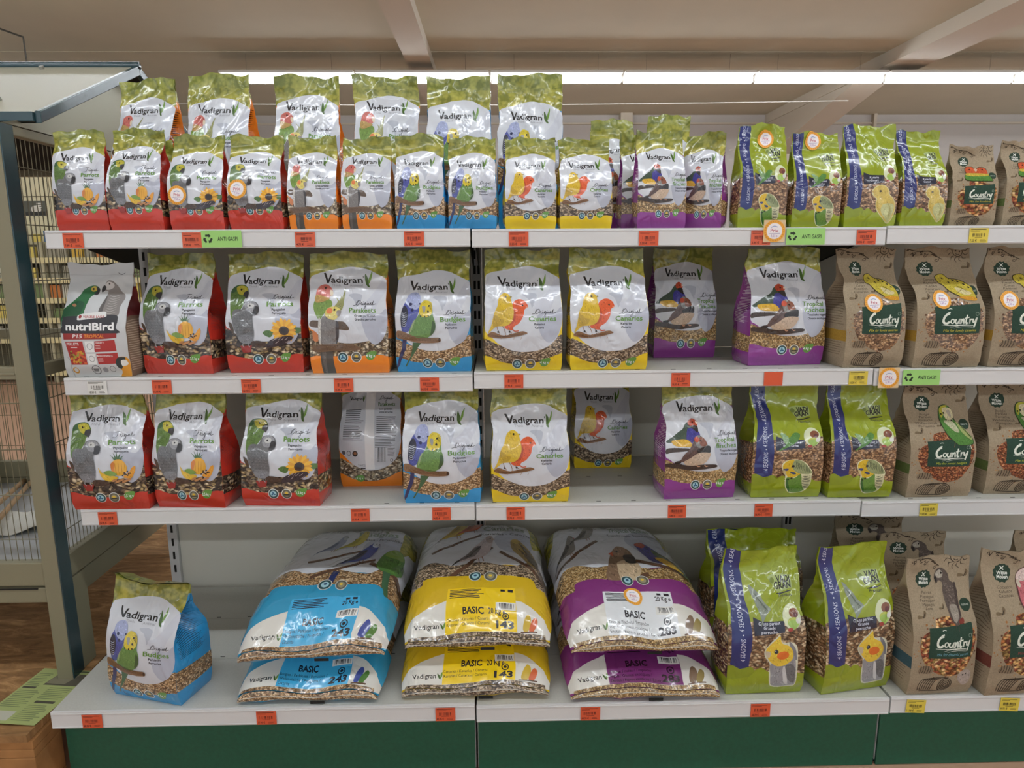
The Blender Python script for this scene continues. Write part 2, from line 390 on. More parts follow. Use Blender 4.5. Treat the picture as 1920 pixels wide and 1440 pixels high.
def panel_mesh(name, P, rows, base, ink, art=None, vs=1.0, voff=0.0, size=(.2, .3), extra=None, flip=False, lift=0.00022):
    """One printed panel. P (nv+1,nu+1,3) grid; rows=(r0,r1) the rows of the grid it covers; base(v)->(key, rgb);
    art keys that name a material get that material, others are ink colours."""
    nv, nu = P.shape[0] - 1, P.shape[1] - 1; r0, r1 = rows; N = grid_normals(P)
    if flip: N = -N
    idx = np.arange((r1 - r0 + 1) * (nu + 1)).reshape(r1 - r0 + 1, nu + 1)
    V = P[r0:r1 + 1].reshape(-1, 3); NR = N[r0:r1 + 1].reshape(-1, 3)
    vv = np.repeat(np.arange(r0, r1 + 1) / nv, nu + 1); uu = np.tile(np.arange(nu + 1) / nu, r1 - r0 + 1)
    q = np.concatenate([np.stack([idx[:-1, :-1], idx[:-1, 1:], idx[1:, 1:]], -1).reshape(-1, 3), np.stack([idx[:-1, :-1], idx[1:, 1:], idx[1:, :-1]], -1).reshape(-1, 3)])
    vq = np.tile(np.repeat((np.arange(r0, r1) + .5) / nv, nu), 2)
    kb = [base(x) for x in vq]; cv = np.array([base(x)[1] for x in vv])
    names = []
    def mi(k):
        k = k if k in M else ink
        if k not in names: names.append(k)
        return names.index(k)
    F = [q]; MI = [np.array([mi(k[0]) for k in kb])]; UV = np.stack([uu * size[0], vv * size[1]], 1)
    if art is not None:
        a_uv, a_t, a_k, a_l = art.flat(nu, nv, vs, voff, r0 / nv, r1 / nv)
        if len(a_t):
            pv = bilin(P, a_uv[:, 0], a_uv[:, 1]); pn = bilin(N, a_uv[:, 0], a_uv[:, 1]); pn /= np.maximum(np.linalg.norm(pn, axis=1), 1e-9)[:, None]
            F.append(a_t + len(V)); km = np.array([mi(k) for k in art.keys]); kc = np.array([key_colour(k) for k in art.keys])
            MI.append(km[a_k[a_t[:, 0]]])
            V = np.concatenate([V, pv + pn * (lift + 0.00009 * a_l)[:, None]]); NR = np.concatenate([NR, pn])
            ca = kc[a_k]
            lf = np.array([k == 'leaf' for k in art.keys])[a_k]
            if lf.any(): ca[lf] = np.array([leaf_tint(x) for x in a_uv[lf, 1]])
            cv = np.concatenate([cv, ca]); UV = np.concatenate([UV, a_uv * size])
    if flip: F = [f[:, ::-1] for f in F]
    return mesh_arrays(name, V, F, MI, [M[k] for k in names], cv, UV, NR)
def leaf_tint(v):
    t = min(1.0, max(0.0, (v - .78) / .18)); return alb('#a89f46') * (1 - t) + alb('#8c9044') * t

def card(name, art, w, h, base='#d8d6d0', t=0.0006, parent=None, mat='card', bend=0.0):
    """a flat printed card in the XZ plane facing -Y, its centre at the origin"""
    nu, nv = (8, 2) if bend else (1, 1)
    g = np.zeros((nv + 1, nu + 1, 3)); uu = np.linspace(0, 1, nu + 1); vv = np.linspace(0, 1, nv + 1)
    g[..., 0] = (uu[None] - .5) * w; g[..., 2] = (vv[:, None] - .5) * h; g[..., 1] = -t / 2 - bend * np.sin(uu[None] * PI)
    me = panel_mesh(name, g, (0, nv), lambda v: (mat, alb(base)), mat, art, size=(w, h), lift=0.0001)
    bm = bmesh.new(); bm.from_mesh(me)                        # back and edges of the card
    if not bend:
        b = [bm.verts.new((x, y, z)) for y in (-t / 2, t / 2) for x, z in ((-w / 2, -h / 2), (w / 2, -h / 2), (w / 2, h / 2), (-w / 2, h / 2))]
        for qd in ((7, 6, 5, 4), (0, 4, 5, 1), (1, 5, 6, 2), (2, 6, 7, 3), (3, 7, 4, 0)): bm.faces.new([b[i] for i in qd])
        lay = bm.verts.layers.float_color.get('Col'); c = alb(base)
        if lay:
            for v in b: v[lay] = (*c, 1)
        bm.to_mesh(me)
    bm.free()
    return link(name, me, parent)
M['card'] = None
def _card_mat():
    nt = NT('printed_card'); at = nt.n('ShaderNodeAttribute', attribute_name='Col'); nt.l(at.outputs['Color'], nt.b.inputs['Base Color']); nt.set(Roughness=.55)
    return nt.m
M['card'] = _card_mat()

# ------------------------------------------------------------------ the printed designs
WHT, GRY1, GRY2, INK = '#bcbfc5', '#a5a9b3', '#a2a6b3', '#1a1a1e'
def badge(a, x, y, r, k):
    a.ell(x, y, r, '#c9ccc8'); a.ell(x, y, r * .88, '#2f4a4c' if k == 0 else '#5a5a50')
    a.ell(x, y, r * .58, '#8fb6c0' if k == 0 else '#8a8468')
    if k == 0:
        for t in (0.4, 2.5, 4.6): a.ell(x + r * .22 * math.cos(t), y + r * .22 * math.sin(t), r * .24, '#2f5a78', r * .14, rot=t)
    else:
        a.ell(x, y - r * .14, r * .3, '#d0b040', r * .26); a.poly([x - r * .6, y, x + r * .6, y, x + r * .5, y + r * .28, x - r * .5, y + r * .28], '#34342e')
def leaf_logo(a, x, y, s):
    a.sm([x, y, x + 40 * s, y + 60 * s, x + 46 * s, y + 130 * s, x + 58 * s, y + 170 * s, x + 30 * s, y + 165 * s, x + 5 * s, y + 120 * s], '#3e5a2a')
    a.sm([x + 88 * s, y - 40 * s, x + 92 * s, y + 20 * s, x + 80 * s, y + 75 * s, x + 48 * s, y + 130 * s, x + 45 * s, y + 85 * s, x + 62 * s, y + 30 * s], '#64863a')
def wordmark(a, x, y, s, small=True):
    """'Vadigran' over 'Think Animal'; x,y = left end of the baseline, s = 1 for a 480 wide word"""
    p = lambda *q: [x + v * s if i % 2 == 0 else y + v * s for i, v in enumerate(q)]
    a.poly(p(-4, -112, 22, -112, 47, -30, 78, -90, 98, -90, 58, 3, 33, 3), INK)
    a.tx('adigran', x + 84 * s, y, 70 * s, INK, w=400 * s, bold=0.018)
    if small:
        a.tx('Think', x + 92 * s, y + 42 * s, 27 * s, '#8c8e94', w=120 * s); a.tx('Animal', x + 320 * s, y + 42 * s, 27 * s, '#8c8e94', w=160 * s)
def script_original(a, x, y, s, word='O'):
    p = lambda *q: [x + v * s if i % 2 == 0 else y + v * s for i, v in enumerate(q)]
    w = 6 * s; c = '#2c2c30'
    if word == 'O':
        a.st(p(-30, 0, 10, -8, 40, -50, 66, -62, 70, -40, 44, -8, 18, -6, 16, -34, 44, -66), w, c)
    else:
        a.st(p(-30, 4, 10, 4, 40, -26, 58, -62), w, c); a.st(p(10, -58, 50, -66, 100, -62), w, c)
    a.st(p(66, -8, 84, -34, 90, -30, 86, -8, 104, -10, 112, -32, 108, -8, 126, -12), w, c)
    a.st(p(126, -10, 150, -34, 134, -28, 130, -8, 150, -12, 154, -30, 140, 36, 122, 36, 150, -2, 172, -30), w, c)
    a.st(p(172, -30, 168, -8, 184, -20, 192, -30, 190, -8, 208, -18, 224, -32, 208, -28, 206, -8, 224, -14, 230, -8, 254, -60, 240, -8, 262, -12, 290, -22), w, c)
    a.ell(x + 112 * s, y - 46 * s, 4 * s, c); a.ell(x + 172 * s, y - 46 * s, 4 * s, c)

def white_field(a, col, seeds, yb=1166, ys=(1190, 1320, 1165)):
    """shared ground of the bags with the white picture field, in the frame of the canary bag;
    yb = foot of the white field, ys = upper edge of the coloured foot at the left, middle and right"""
    a.fr(100, 1050, -83, 1405); l, m, r = ys
    a.poly([90, 280, 1060, 280, 1060, -90, 90, -90], 'leaf')
    a.poly([90, 280, 1060, 280, 1060, 1420, 90, 1420], col)
    t = min(1010, yb - 150)
    a.sm([86, t, 300, t + 80, 600, yb - 20, 850, t + 60, 1070, t - 50, 1072, r, 960, (r * 2 + m) / 3, 760, (r + m * 5) / 6, 560, m, 330, (m * 5 + l) / 6, 170, (m + l * 2) / 3, 82, l], seeds)
    k = lambda y: 640 + (y - 640) * (yb - 640) / 526
    a.sm([104, 300, 180, 235, 330, 205, 480, 172, 640, 152, 800, 176, 930, 232, 1046, 300, 1050, 420, 1044, 640, 1046, k(820), 1000, k(980), 900, k(1080), 760, k(1145), 590, yb, 430, k(1145), 280, k(1075), 160, k(965), 104, k(900), 102, 640], WHT)
def white_print(a, name, l1, l2, kg='4 kg e', script='O', two=None, nx=0, ny=0, ly=0, by=1318):
    a.fr(100, 1050, -83, 1405)
    a.sm([570, 478, 660, 462, 745, 480, 735, 540, 690, 640, 672, 600, 640, 530], GRY1)
    a.sm([700, 600, 790, 560, 900, 440, 985, 320, 1040, 300, 1046, 420, 960, 560, 880, 720, 800, 740], '#b5b8c1')
    a.sm([745, 740, 850, 690, 960, 700, 1040, 640, 1044, 820, 985, 990, 880, 1056, 800, 980, 760, 880], GRY2)
    wordmark(a, 275, 390 + ly, 1.0); leaf_logo(a, 788, 282 + ly, .9)
    a.tx("'", 765, 372 + ly, 60, INK); a.fr(100 - nx, 1050 - nx, -83 - ny, 1405 - ny)
    script_original(a, 712, 716, .9, script)
    if two:
        a.tx(two[0], 640, 790, 52, '#587f36', w=270, bold=.022); a.tx(two[1], 660, 858, 52, '#587f36', w=270, bold=.022)
        y = 905
    else:
        a.tx(name, 640, 798, 56, '#587f36', w=min(330, 52 * len(name)), bold=.025); y = 846
    a.tx(l1, 705, y, 27, INK, w=min(250, 17 * len(l1)), bold=.02); a.tx(l2, 710, y + 42, 27, INK, w=min(250, 17 * len(l2)), bold=.02)
    a.fr(100, 1050, -83, 1405); badge(a, 497, by, 64, 0); badge(a, 657, by, 64, 1); a.fr(100, 1050, -83 + 1318 - by, 1405 + 1318 - by)
    a.sm([770, 1300, 800, 1262, 850, 1248, 905, 1252, 890, 1310, 850, 1352, 800, 1350], '#5a8a3e'); a.tx(kg, 775, 1318, 34, '#dfe8d8', w=110, bold=.01)

def parrots(a):
    a.sm([110, 420, 150, 360, 230, 340, 300, 368, 330, 430, 325, 475, 290, 505, 285, 560, 240, 650, 200, 740, 180, 800, 150, 760, 122, 640, 108, 520], '#56703a')
    a.sm([110, 430, 150, 362, 235, 342, 290, 362, 220, 380, 160, 420], '#3c5a3c')
    a.sm([175, 372, 240, 352, 300, 378, 312, 432, 262, 462, 200, 442], '#a8a03a'); a.ell(230, 397, 12, '#2a1c14')
    a.sm([268, 430, 315, 415, 332, 455, 318, 502, 292, 484, 262, 470], '#38383c')
    for i in range(9): a.st([140 + i * 6, 500 + i * 24, 180 + i * 4, 512 + i * 24, 225, 500 + i * 20], 3, '#3a5426', taper=True)
    a.sm([296, 545, 380, 530, 440, 550, 470, 600, 462, 650, 430, 690, 395, 700, 396, 800, 402, 900, 382, 1005, 300, 1020, 232, 980, 180, 860, 150, 740, 165, 640, 215, 620, 270, 620], '#626365')
    a.sm([300, 560, 370, 535, 432, 556, 440, 612, 400, 655, 330, 640], '#85868a'); a.ell(372, 582, 40, '#b2b2b0', 28); a.ell(366, 582, 10, '#2a2a2c')
    a.sm([415, 590, 462, 598, 468, 650, 442, 686, 395, 682, 402, 640], '#2c2c30')
    a.sm([230, 930, 384, 930, 372, 1012, 262, 1012], '#75767a')
    for j in range(8):
        for i in range(5): a.st([190 + i * 42 - j * 1, 690 + j * 34, 208 + i * 42, 702 + j * 34, 226 + i * 42, 690 + j * 34], 3, '#474849', taper=True)
    a.sm([372, 1000, 450, 990, 530, 1020, 545, 1052, 380, 1064], '#3f2e25'); a.poly([245, 1048, 375, 1045, 362, 1125, 280, 1132], '#8a2a26')
    a.sm([108, 770, 150, 795, 172, 880, 138, 870], '#46382e')
    for x in (280, 345): a.st([x, 1010, x - 6, 1040, x + 10, 1064], 8, '#8a8a8c')
def pineapple(a):
    for p in ([650, 770, 570, 690], [650, 770, 590, 730], [650, 770, 605, 672], [650, 770, 645, 668], [650, 770, 690, 672], [650, 770, 725, 705], [650, 770, 715, 740]):
        x0, y0, x1, y1 = p; a.poly([x0 - 16, y0, x1, y1, x0 + 16, y0 + 6], '#40603a')
    a.ell(660, 850, 88, '#cf9a30', 100)
    for i in range(5): a.st([585 + i * 36, 790, 590 + i * 34, 850, 600 + i * 30, 930], 5, '#a8701e', taper=True)
    a.sm([580, 800, 620, 790, 600, 900, 575, 880], '#c0763a')
    a.sm([700, 962, 770, 900, 806, 850, 838, 840, 828, 910, 780, 985], '#cd8c2c')
    a.rnd.seed(3)
    for i in range(12): a.ell(690 + a.rnd.random() * 90, 895 + a.rnd.random() * 60, 8, '#241c16')
    a.sm([433, 846, 470, 902, 540, 935, 640, 962, 585, 1012, 495, 990, 455, 930], '#c8a22e'); a.sm([490, 902, 560, 880, 640, 930, 560, 948], '#6f8c3c')
    for i in range(5): a.ell(600 + i * 38, 1000 + (i % 2) * 14, 34, '#a8764a', 14, rot=-.4)
def sunflower(a):
    a.fr(40, 975, -153, 1400)
    a.sm([508, 890, 560, 858, 640, 880, 600, 945, 545, 930], '#4a6a34'); a.sm([870, 845, 930, 828, 990, 845, 930, 905], '#4a6a34')
    for i in range(18):
        t = i * 2 * PI / 18; c, s = math.cos(t), math.sin(t); r = 165 if i % 2 else 148
        a.sm([765 + 40 * c, 862 + 38 * s, 765 + r * .7 * c - 24 * s, 862 + r * .66 * s + 24 * c, 765 + r * c, 862 + r * .95 * s, 765 + r * .7 * c + 24 * s, 862 + r * .66 * s - 24 * c], '#d6a42c' if i % 2 else '#c98f22', 2)
    a.ell(766, 865, 60, '#3a2416', 54); a.ell(766, 862, 38, '#24160e', 34)
    a.sm([590, 985, 700, 950, 820, 925, 865, 960, 760, 1035, 640, 1062, 540, 1062], '#2f272e')
    a.rnd.seed(4)
    for i in range(9): x, y = 610 + a.rnd.random() * 200, 965 + a.rnd.random() * 60; a.st([x, y, x + 20, y - 10, x + 46, y - 34], 5, '#a89a98', taper=True)
def d_parakeet(a):
    a.fr(20, 885, -62, 1390)
    a.sm([48, 772, 130, 768, 300, 778, 425, 790, 466, 882, 300, 862, 50, 840], '#574638')
    a.sm([60, 890, 100, 900, 130, 960, 110, 1010, 62, 990], '#b9744a')
    a.sm([100, 530, 200, 520, 262, 545, 272, 605, 215, 660, 160, 750, 128, 745, 88, 660, 74, 580], '#6c8844')
    a.sm([128, 388, 200, 368, 256, 402, 276, 450, 256, 492, 212, 525, 150, 545, 98, 540, 92, 455], '#b4625a'); a.sm([95, 480, 200, 505, 250, 520, 160, 560, 92, 560], '#a88a54')
    a.sm([248, 428, 279, 450, 268, 497, 244, 480], '#c9b8a0'); a.ell(197, 408, 11, '#241a18')
    for p in ([270, 640, 330, 560, 300, 500, 345, 560], [300, 620, 360, 520, 352, 470, 372, 540], [330, 620, 380, 500, 422, 402, 400, 540, 392, 620], [290, 640, 340, 575, 395, 560, 385, 650, 330, 655]):
        a.sm(p, '#86885a')
    a.sm([215, 700, 310, 765, 342, 790, 362, 850, 352, 960, 322, 1042, 240, 1062, 160, 1042, 143, 900, 160, 770], '#74706e')
    a.sm([135, 750, 162, 780, 152, 1035, 128, 1000], '#b4b2ac'); a.sm([330, 772, 366, 832, 356, 960, 322, 1042, 330, 900], '#3c383a')
    a.sm([213, 650, 262, 614, 332, 620, 372, 662, 352, 722, 310, 762, 240, 742, 208, 702], '#c8ba6a'); a.ell(252, 660, 33, '#d0784a'); a.ell(305, 650, 12, '#1e1a1a')
    a.sm([332, 660, 378, 662, 372, 712, 350, 726, 334, 702], '#85807c')
    a.poly([140, 1120, 276, 1120, 284, 1398, 138, 1398], '#484542'); a.sm([160, 1130, 200, 1130, 190, 1390, 168, 1390], '#5c5854')
    a.sm([58, 1052, 200, 1044, 450, 1040, 565, 1078, 560, 1112, 300, 1122, 80, 1132], '#6a5340')
    for i in range(4): a.st([80, 1065 + i * 16, 250, 1060 + i * 14, 520, 1070 + i * 10], 4, '#4f3c2e', taper=True)
def d_budgie(a):
    a.fr(60, 985, -103, 1385)
    a.sm([148, 600, 200, 500, 250, 420, 312, 404, 356, 450, 366, 540, 342, 640, 300, 740, 260, 830, 200, 882, 140, 872, 128, 760], '#485092')
    a.sm([196, 505, 230, 428, 300, 400, 354, 438, 366, 530, 322, 605, 250, 592, 208, 545], '#939bbc')
    for x, y, r in ((250, 547, 18), (270, 613, 18), (356, 540, 11)): a.ell(x, y, r, '#20264a')
    a.sm([140, 622, 188, 560, 222, 640, 202, 760, 152, 822, 128, 780], '#2a2d3c')
    for i in range(7): a.st([140, 640 + i * 26, 170, 655 + i * 26, 205, 640 + i * 24], 6, '#a8adbc', taper=True)
    a.poly([148, 955, 196, 955, 182, 1090, 102, 1290, 40, 1372, 90, 1220, 132, 1080], '#2c3056')
    a.sm([345, 660, 362, 570, 392, 510, 432, 498, 492, 520, 517, 590, 522, 680, 547, 770, 542, 860, 482, 930, 420, 956, 300, 942, 228, 912, 240, 830, 300, 730], '#5d8042')
    a.sm([350, 640, 358, 560, 400, 506, 440, 499, 497, 525, 517, 590, 502, 662, 450, 698, 380, 692], '#c0ac34')
    for x, y, r in ((368, 686, 9), (420, 692, 9), (463, 684, 9), (462, 632, 13), (468, 566, 11)): a.ell(x, y, r, '#22221c')
    for i in range(5): a.st([472, 530 + i * 12, 492, 540 + i * 14, 512, 548 + i * 18], 4, '#5a5a2a', taper=True)
    a.sm([384, 572, 426, 574, 420, 642, 398, 632], '#8c8c86'); a.sm([516, 742, 550, 792, 536, 872, 490, 922, 502, 832], '#36502a')
    a.sm([290, 735, 300, 745, 262, 850, 240, 880, 250, 820], '#8a9a70')
    a.poly([264, 1008, 372, 1014, 300, 1120, 182, 1312, 164, 1312, 240, 1180, 260, 1090], '#3c5a3c')
    a.sm([74, 868, 140, 868, 230, 908, 350, 953, 520, 948, 602, 953, 602, 1002, 480, 1017, 330, 1012, 180, 972, 78, 952], '#7a5b40')
    for i in range(4): a.st([90, 885 + i * 14, 250, 925 + i * 16, 580, 965 + i * 9], 5, '#573e2a', taper=True)
    a.ell(595, 978, 12, '#3a281c', 24)
def d_canary(a):
    a.fr(100, 1050, -83, 1405)
    a.sm([442, 600, 490, 550, 552, 539, 612, 570, 637, 630, 592, 662, 576, 742, 522, 822, 462, 862, 440, 905, 340, 872, 400, 780], '#c6532e')
    a.sm([442, 620, 480, 690, 470, 790, 410, 840, 400, 780], '#a8452a'); a.poly([612, 620, 642, 631, 610, 650], '#cf8c72'); a.ell(573, 610, 10, '#241410')
    a.st([440, 880, 470, 915, 520, 910], 14, '#b5553a')
    a.sm([268, 525, 300, 480, 352, 467, 412, 500, 432, 562, 452, 640, 457, 712, 430, 802, 360, 852, 242, 862, 190, 902, 138, 942, 180, 842, 213, 702, 255, 622], '#c2a22c')
    a.sm([213, 702, 262, 760, 332, 782, 300, 842, 200, 852], '#aa8c26'); a.ell(357, 512, 12, '#1e1810'); a.poly([420, 500, 447, 513, 420, 526], '#857a40')
    for p in ([248, 860, 262, 905, 290, 950], [318, 855, 345, 900, 360, 945], [390, 880, 410, 920, 440, 940]): a.st(p, 8, '#8a6a52')
    a.ell(266, 925, 12, '#2a2420'); a.ell(410, 922, 12, '#2a2420')
    a.sm([138, 955, 200, 925, 340, 968, 540, 918, 606, 928, 602, 952, 400, 996, 260, 1002, 148, 982], '#7a5636')
    for i in range(3): a.st([160, 950 + i * 10, 320, 980 + i * 4, 590, 930 + i * 9], 4, '#573a22', taper=True)
    for x in (310, 460, 545): a.st([x, 985, x + 4, 1000, x - 8, 1012], 4, '#9a7a5a')
def d_finch(a):
    a.fr(180, 1060, -188, 1360)
    a.sm([188, 600, 300, 510, 400, 450, 470, 370, 540, 428, 562, 560, 470, 622, 440, 582, 300, 582, 240, 612], '#3a4a3e')
    a.sm([462, 450, 562, 460, 602, 520, 562, 622, 480, 652, 428, 560], '#3a3982')
    a.sm([470, 372, 520, 331, 572, 350, 592, 386, 562, 432, 500, 422], '#a3402a'); a.sm([500, 420, 577, 418, 582, 492, 540, 472], '#282424'); a.poly([570, 364, 602, 380, 570, 400], '#d8cabb'); a.ell(536, 376, 9, '#1a1414')
    a.sm([250, 590, 310, 575, 430, 575, 492, 630, 482, 662, 330, 657, 270, 632], '#c29a33')
    a.sm([188, 692, 260, 674, 452, 680, 440, 712, 260, 732, 188, 747], '#382a22')
    a.sm([285, 862, 360, 830, 400, 760, 470, 680, 530, 560, 602, 530, 682, 640, 642, 722, 560, 762, 480, 832, 400, 852], '#584440')
    for i in range(6): a.st([380 + i * 26, 830 - i * 30, 430 + i * 22, 800 - i * 26, 480 + i * 18, 760 - i * 20], 5, '#453430', taper=True)
    a.sm([530, 562, 570, 530, 622, 560, 692, 650, 600, 682, 540, 652], '#7a7874'); a.sm([582, 560, 642, 560, 682, 642, 600, 652], '#7c4a38'); a.ell(550, 578, 30, '#b6503c', 34); a.ell(604, 592, 9, '#1a1414')
    a.sm([560, 700, 702, 650, 722, 712, 702, 742, 580, 747], '#282526'); a.sm([398, 852, 480, 800, 570, 740, 702, 740, 722, 772, 662, 862, 560, 902, 450, 902], '#b09a84')
    a.sm([285, 862, 330, 838, 372, 850, 345, 880], '#221c1c')
    a.sm([180, 868, 300, 868, 480, 898, 620, 888, 782, 888, 792, 922, 640, 947, 480, 957, 300, 927, 178, 907], '#32251f')
    for x in (560, 650): a.st([x, 890, x + 14, 910, x + 40, 905], 12, '#b08468')

DES = {}
def original(key, col, seeds, name, l1, l2, kg, birds, script='O', two=None, off=(0, 0, 0), fld=()):
    a = Art(); white_field(a, col, seeds, *fld); white_print(a, name, l1, l2, kg, script, two, *off)
    a.fx = 11.0
    for b in birds: b(a)
    a.fx = 0.0
    DES[key] = dict(art=a, col=col, seeds=seeds, ink='film', ah={'canary': .300, 'budgie': .304}.get(key, .316))
def _par_A(a): a.fr(70, 930, -110, 1390); parrots(a); pineapple(a)
def _par_B(a): a.fr(70, 930, -110, 1390); parrots(a); sunflower(a)
RED, ORA, BLU, YEL, PUR = '#b23428', '#d87a22', '#2a86bc', '#d0b41c', '#7d3580'
PF_ = {'': (1018, (1150, 1225, 1150)), '_small': (1000, (1095, 1098, 1092))}
for kg_, sfx, by_ in (('2,5 kg e', '', 1231), ('900 g e', '_small', 1112)):
    original('fruit' + sfx, RED, 's_parrot', 'Parrots', 'Papegaaien', 'Perroquets', kg_, [_par_A], 'T', None, (-8, -192, -37, by_), PF_[sfx])
    original('sunflower' + sfx, RED, 's_parrot', 'Parrots', 'Papegaaien', 'Perroquets', kg_, [_par_B], 'O', None, (-8, -185, -37, by_), PF_[sfx])
for kg_, sfx, z_ in (('4 kg e', '', 0), ('1 kg e', '_small', 1)):
    P3 = lambda big, flat_: flat_ if z_ else big
    original('parakeet' + sfx, ORA, 's_parakeet', 'Parakeets', 'Grote parkieten', 'Grandes perruches', kg_, [d_parakeet], 'O', None, (-46, -118, -50, P3(1206, 1190)), (1040, P3((1182, 1192, 1176), (1165, 1170, 1160))))
    original('budgie' + sfx, BLU, 's_budgie', 'Budgies', 'Parkieten', 'Perruches', kg_, [d_budgie], 'O', None, (15, -25, 0, P3(1290, 1197)), P3((1137, (1185, 1290, 1180)), (1100, (1182, 1186, 1178))))
    original('canary' + sfx, YEL, 's_canary', 'Canaries', 'Kanaries', 'Canaris', kg_, [d_canary], 'O', None, (0, 0, 0, P3(1318, 1190)), P3((1166, (1190, 1320, 1165)), (1105, (1182, 1190, 1178))))
    original('finch' + sfx, PUR, 's_finch', '', 'Tropische vogels', 'Oiseaux exotiques', kg_, [d_finch], 'O', ('Tropical', 'finches'), (102, -105, -50, P3(1209, 1180)), (1040, P3((1110, 1195, 1150), (1150, 1160, 1145))))
def _back():
    a = Art(); white_field(a, ORA, 's_parakeet'); a.fr(100, 1050, -83, 1405)
    a.poly([500, 170, 640, 165, 640, 1150, 500, 1150], '#d9dbe0'); wordmark(a, 230, 310, .42, False); leaf_logo(a, 440, 262, .4)
    script_original(a, 720, 300, .75); a.tx('Parakeets', 700, 380, 46, '#4a6a3a', w=270, bold=.02); a.tx('Grote parkieten', 715, 425, 24, INK, w=220, bold=.02); a.tx('Grandes perruches', 715, 460, 24, INK, w=220, bold=.02)
    a.lines(170, 420, 300, 8, 20, 9, '#55565a'); a.lines(160, 600, 310, 9, 20, 9, '#55565a'); a.lines(670, 500, 320, 9, 22, 10, '#55565a'); a.lines(650, 720, 330, 8, 20, 9, '#55565a')
    a.bars(660, 870, 150, 190, 34, '#222226'); a.lines(840, 880, 120, 6, 18, 7, '#66676a'); a.ring(900, 1040, 24, 6, '#333338')
    a.ell(250, 940, 34, '#4a4a4c'); a.ell(250, 940, 26, '#b4b6ba'); a.ell(345, 945, 40, '#2a2a2c'); a.ell(345, 940, 22, '#8a5a3a'); a.ell(170, 935, 28, '#55565a')
    a.tx('2106 K22', 380, 1112, 26, '#26262a', w=110); a.lines(420, 1130, 80, 1, 10, 16, '#26262a')
    a.sm([330, 1270, 380, 1235, 440, 1232, 470, 1270, 430, 1330, 370, 1320], '#5a8a3e'); a.tx('4 kg e', 345, 1290, 30, '#dfe8d8', w=100)
    DES['back'] = dict(art=a, col=ORA, seeds='s_parakeet', ink='film')
_back()

# ---- lime-green bags with the blue ribbon
LIME = '#84921a'
def lime(key, seeds, words, bird):
    a = Art((75, 725, 120, 750, 60, 1355)); a.rnd.seed(9)
    a.poly([0, 50, 900, 50, 900, 1400, 0, 1400], LIME)
    for i in range(16):      # faint swirls in the green
        x, y = 240 + a.rnd.random() * 420, 90 + a.rnd.random() * 520; r = 30 + a.rnd.random() * 60
        a.st([x - r, y, x - r * .3, y - r * .7, x + r * .6, y - r * .4, x + r, y + r * .3], 10, '#8b9a24' if i % 2 else '#7d8b18', taper=True)
    a.sm([60, 760, 300, 690, 560, 700, 760, 680, 800, 900, 800, 1150, 700, 1190, 560, 1110, 470, 1170, 380, 1110, 300, 1150, 200, 1090, 60, 1130], seeds)
    a.poly([78, 50, 222, 50, 250, 560, 285, 820, 280, 1105, 210, 1125, 132, 1080, 120, 560], '#1f2a64')
    a.sm([60, 1130, 150, 1090, 210, 1130, 285, 1100, 330, 1140, 290, 1200, 160, 1230, 60, 1220], '#7c8a1c')
    for i in range(4):
        y = 1050 - i * 275; x = 245 - i * 26
        a.tx('4 SEASONS', x, y, 38, '#b9c0d4', w=215, rot=-PI / 2 - .06, shear=.15); a.ell(x - 34, y - 250, 6, '#c9cede')
    a.poly([290, 655, 370, 690, 560, 695, 560, 790, 300, 810], '#1e2234')
    for i, t in enumerate(words): a.tx(t, 430, 735 + i * 36 - (len(words) - 2) * 14, 27, '#c4c8d4', w=min(190, 17 * len(t)), bold=.01, mid=True)
    a.ell(632, 668, 80, '#c4cba8', 102); a.ell(655, 640, 44, '#7a4a34', 40); a.ell(668, 655, 22, '#5c2c2c'); a.ell(640, 712, 52, '#a8b24a', 40); a.sm([590, 720, 640, 690, 690, 720, 640, 770], '#8fae52'); a.ell(606, 768, 22, '#9a3a34', 16); a.sm([665, 690, 700, 680, 705, 715, 670, 725], '#c8c8c0')
    a.poly([440, 360, 520, 330, 650, 340, 660, 440, 520, 470], '#98a866'); a.tx('VADI', 525, 400, 50, '#20242a', w=120, bold=.03, rot=-.08); a.tx('GRAN', 498, 448, 50, '#20242a', w=150, bold=.03, rot=-.08)
    a.ell(482, 385, 22, '#6a7a3a'); a.st([512, 482, 580, 474, 655, 462], 12, '#20242a', taper=True); a.tx('Premium', 528, 512, 26, '#20242a', w=120, bold=.01)
    a.fx = 9.0; bird(a); a.fx = 0.0; DES[key] = dict(art=a, col=LIME, seeds=seeds, ink='film', lime=True)
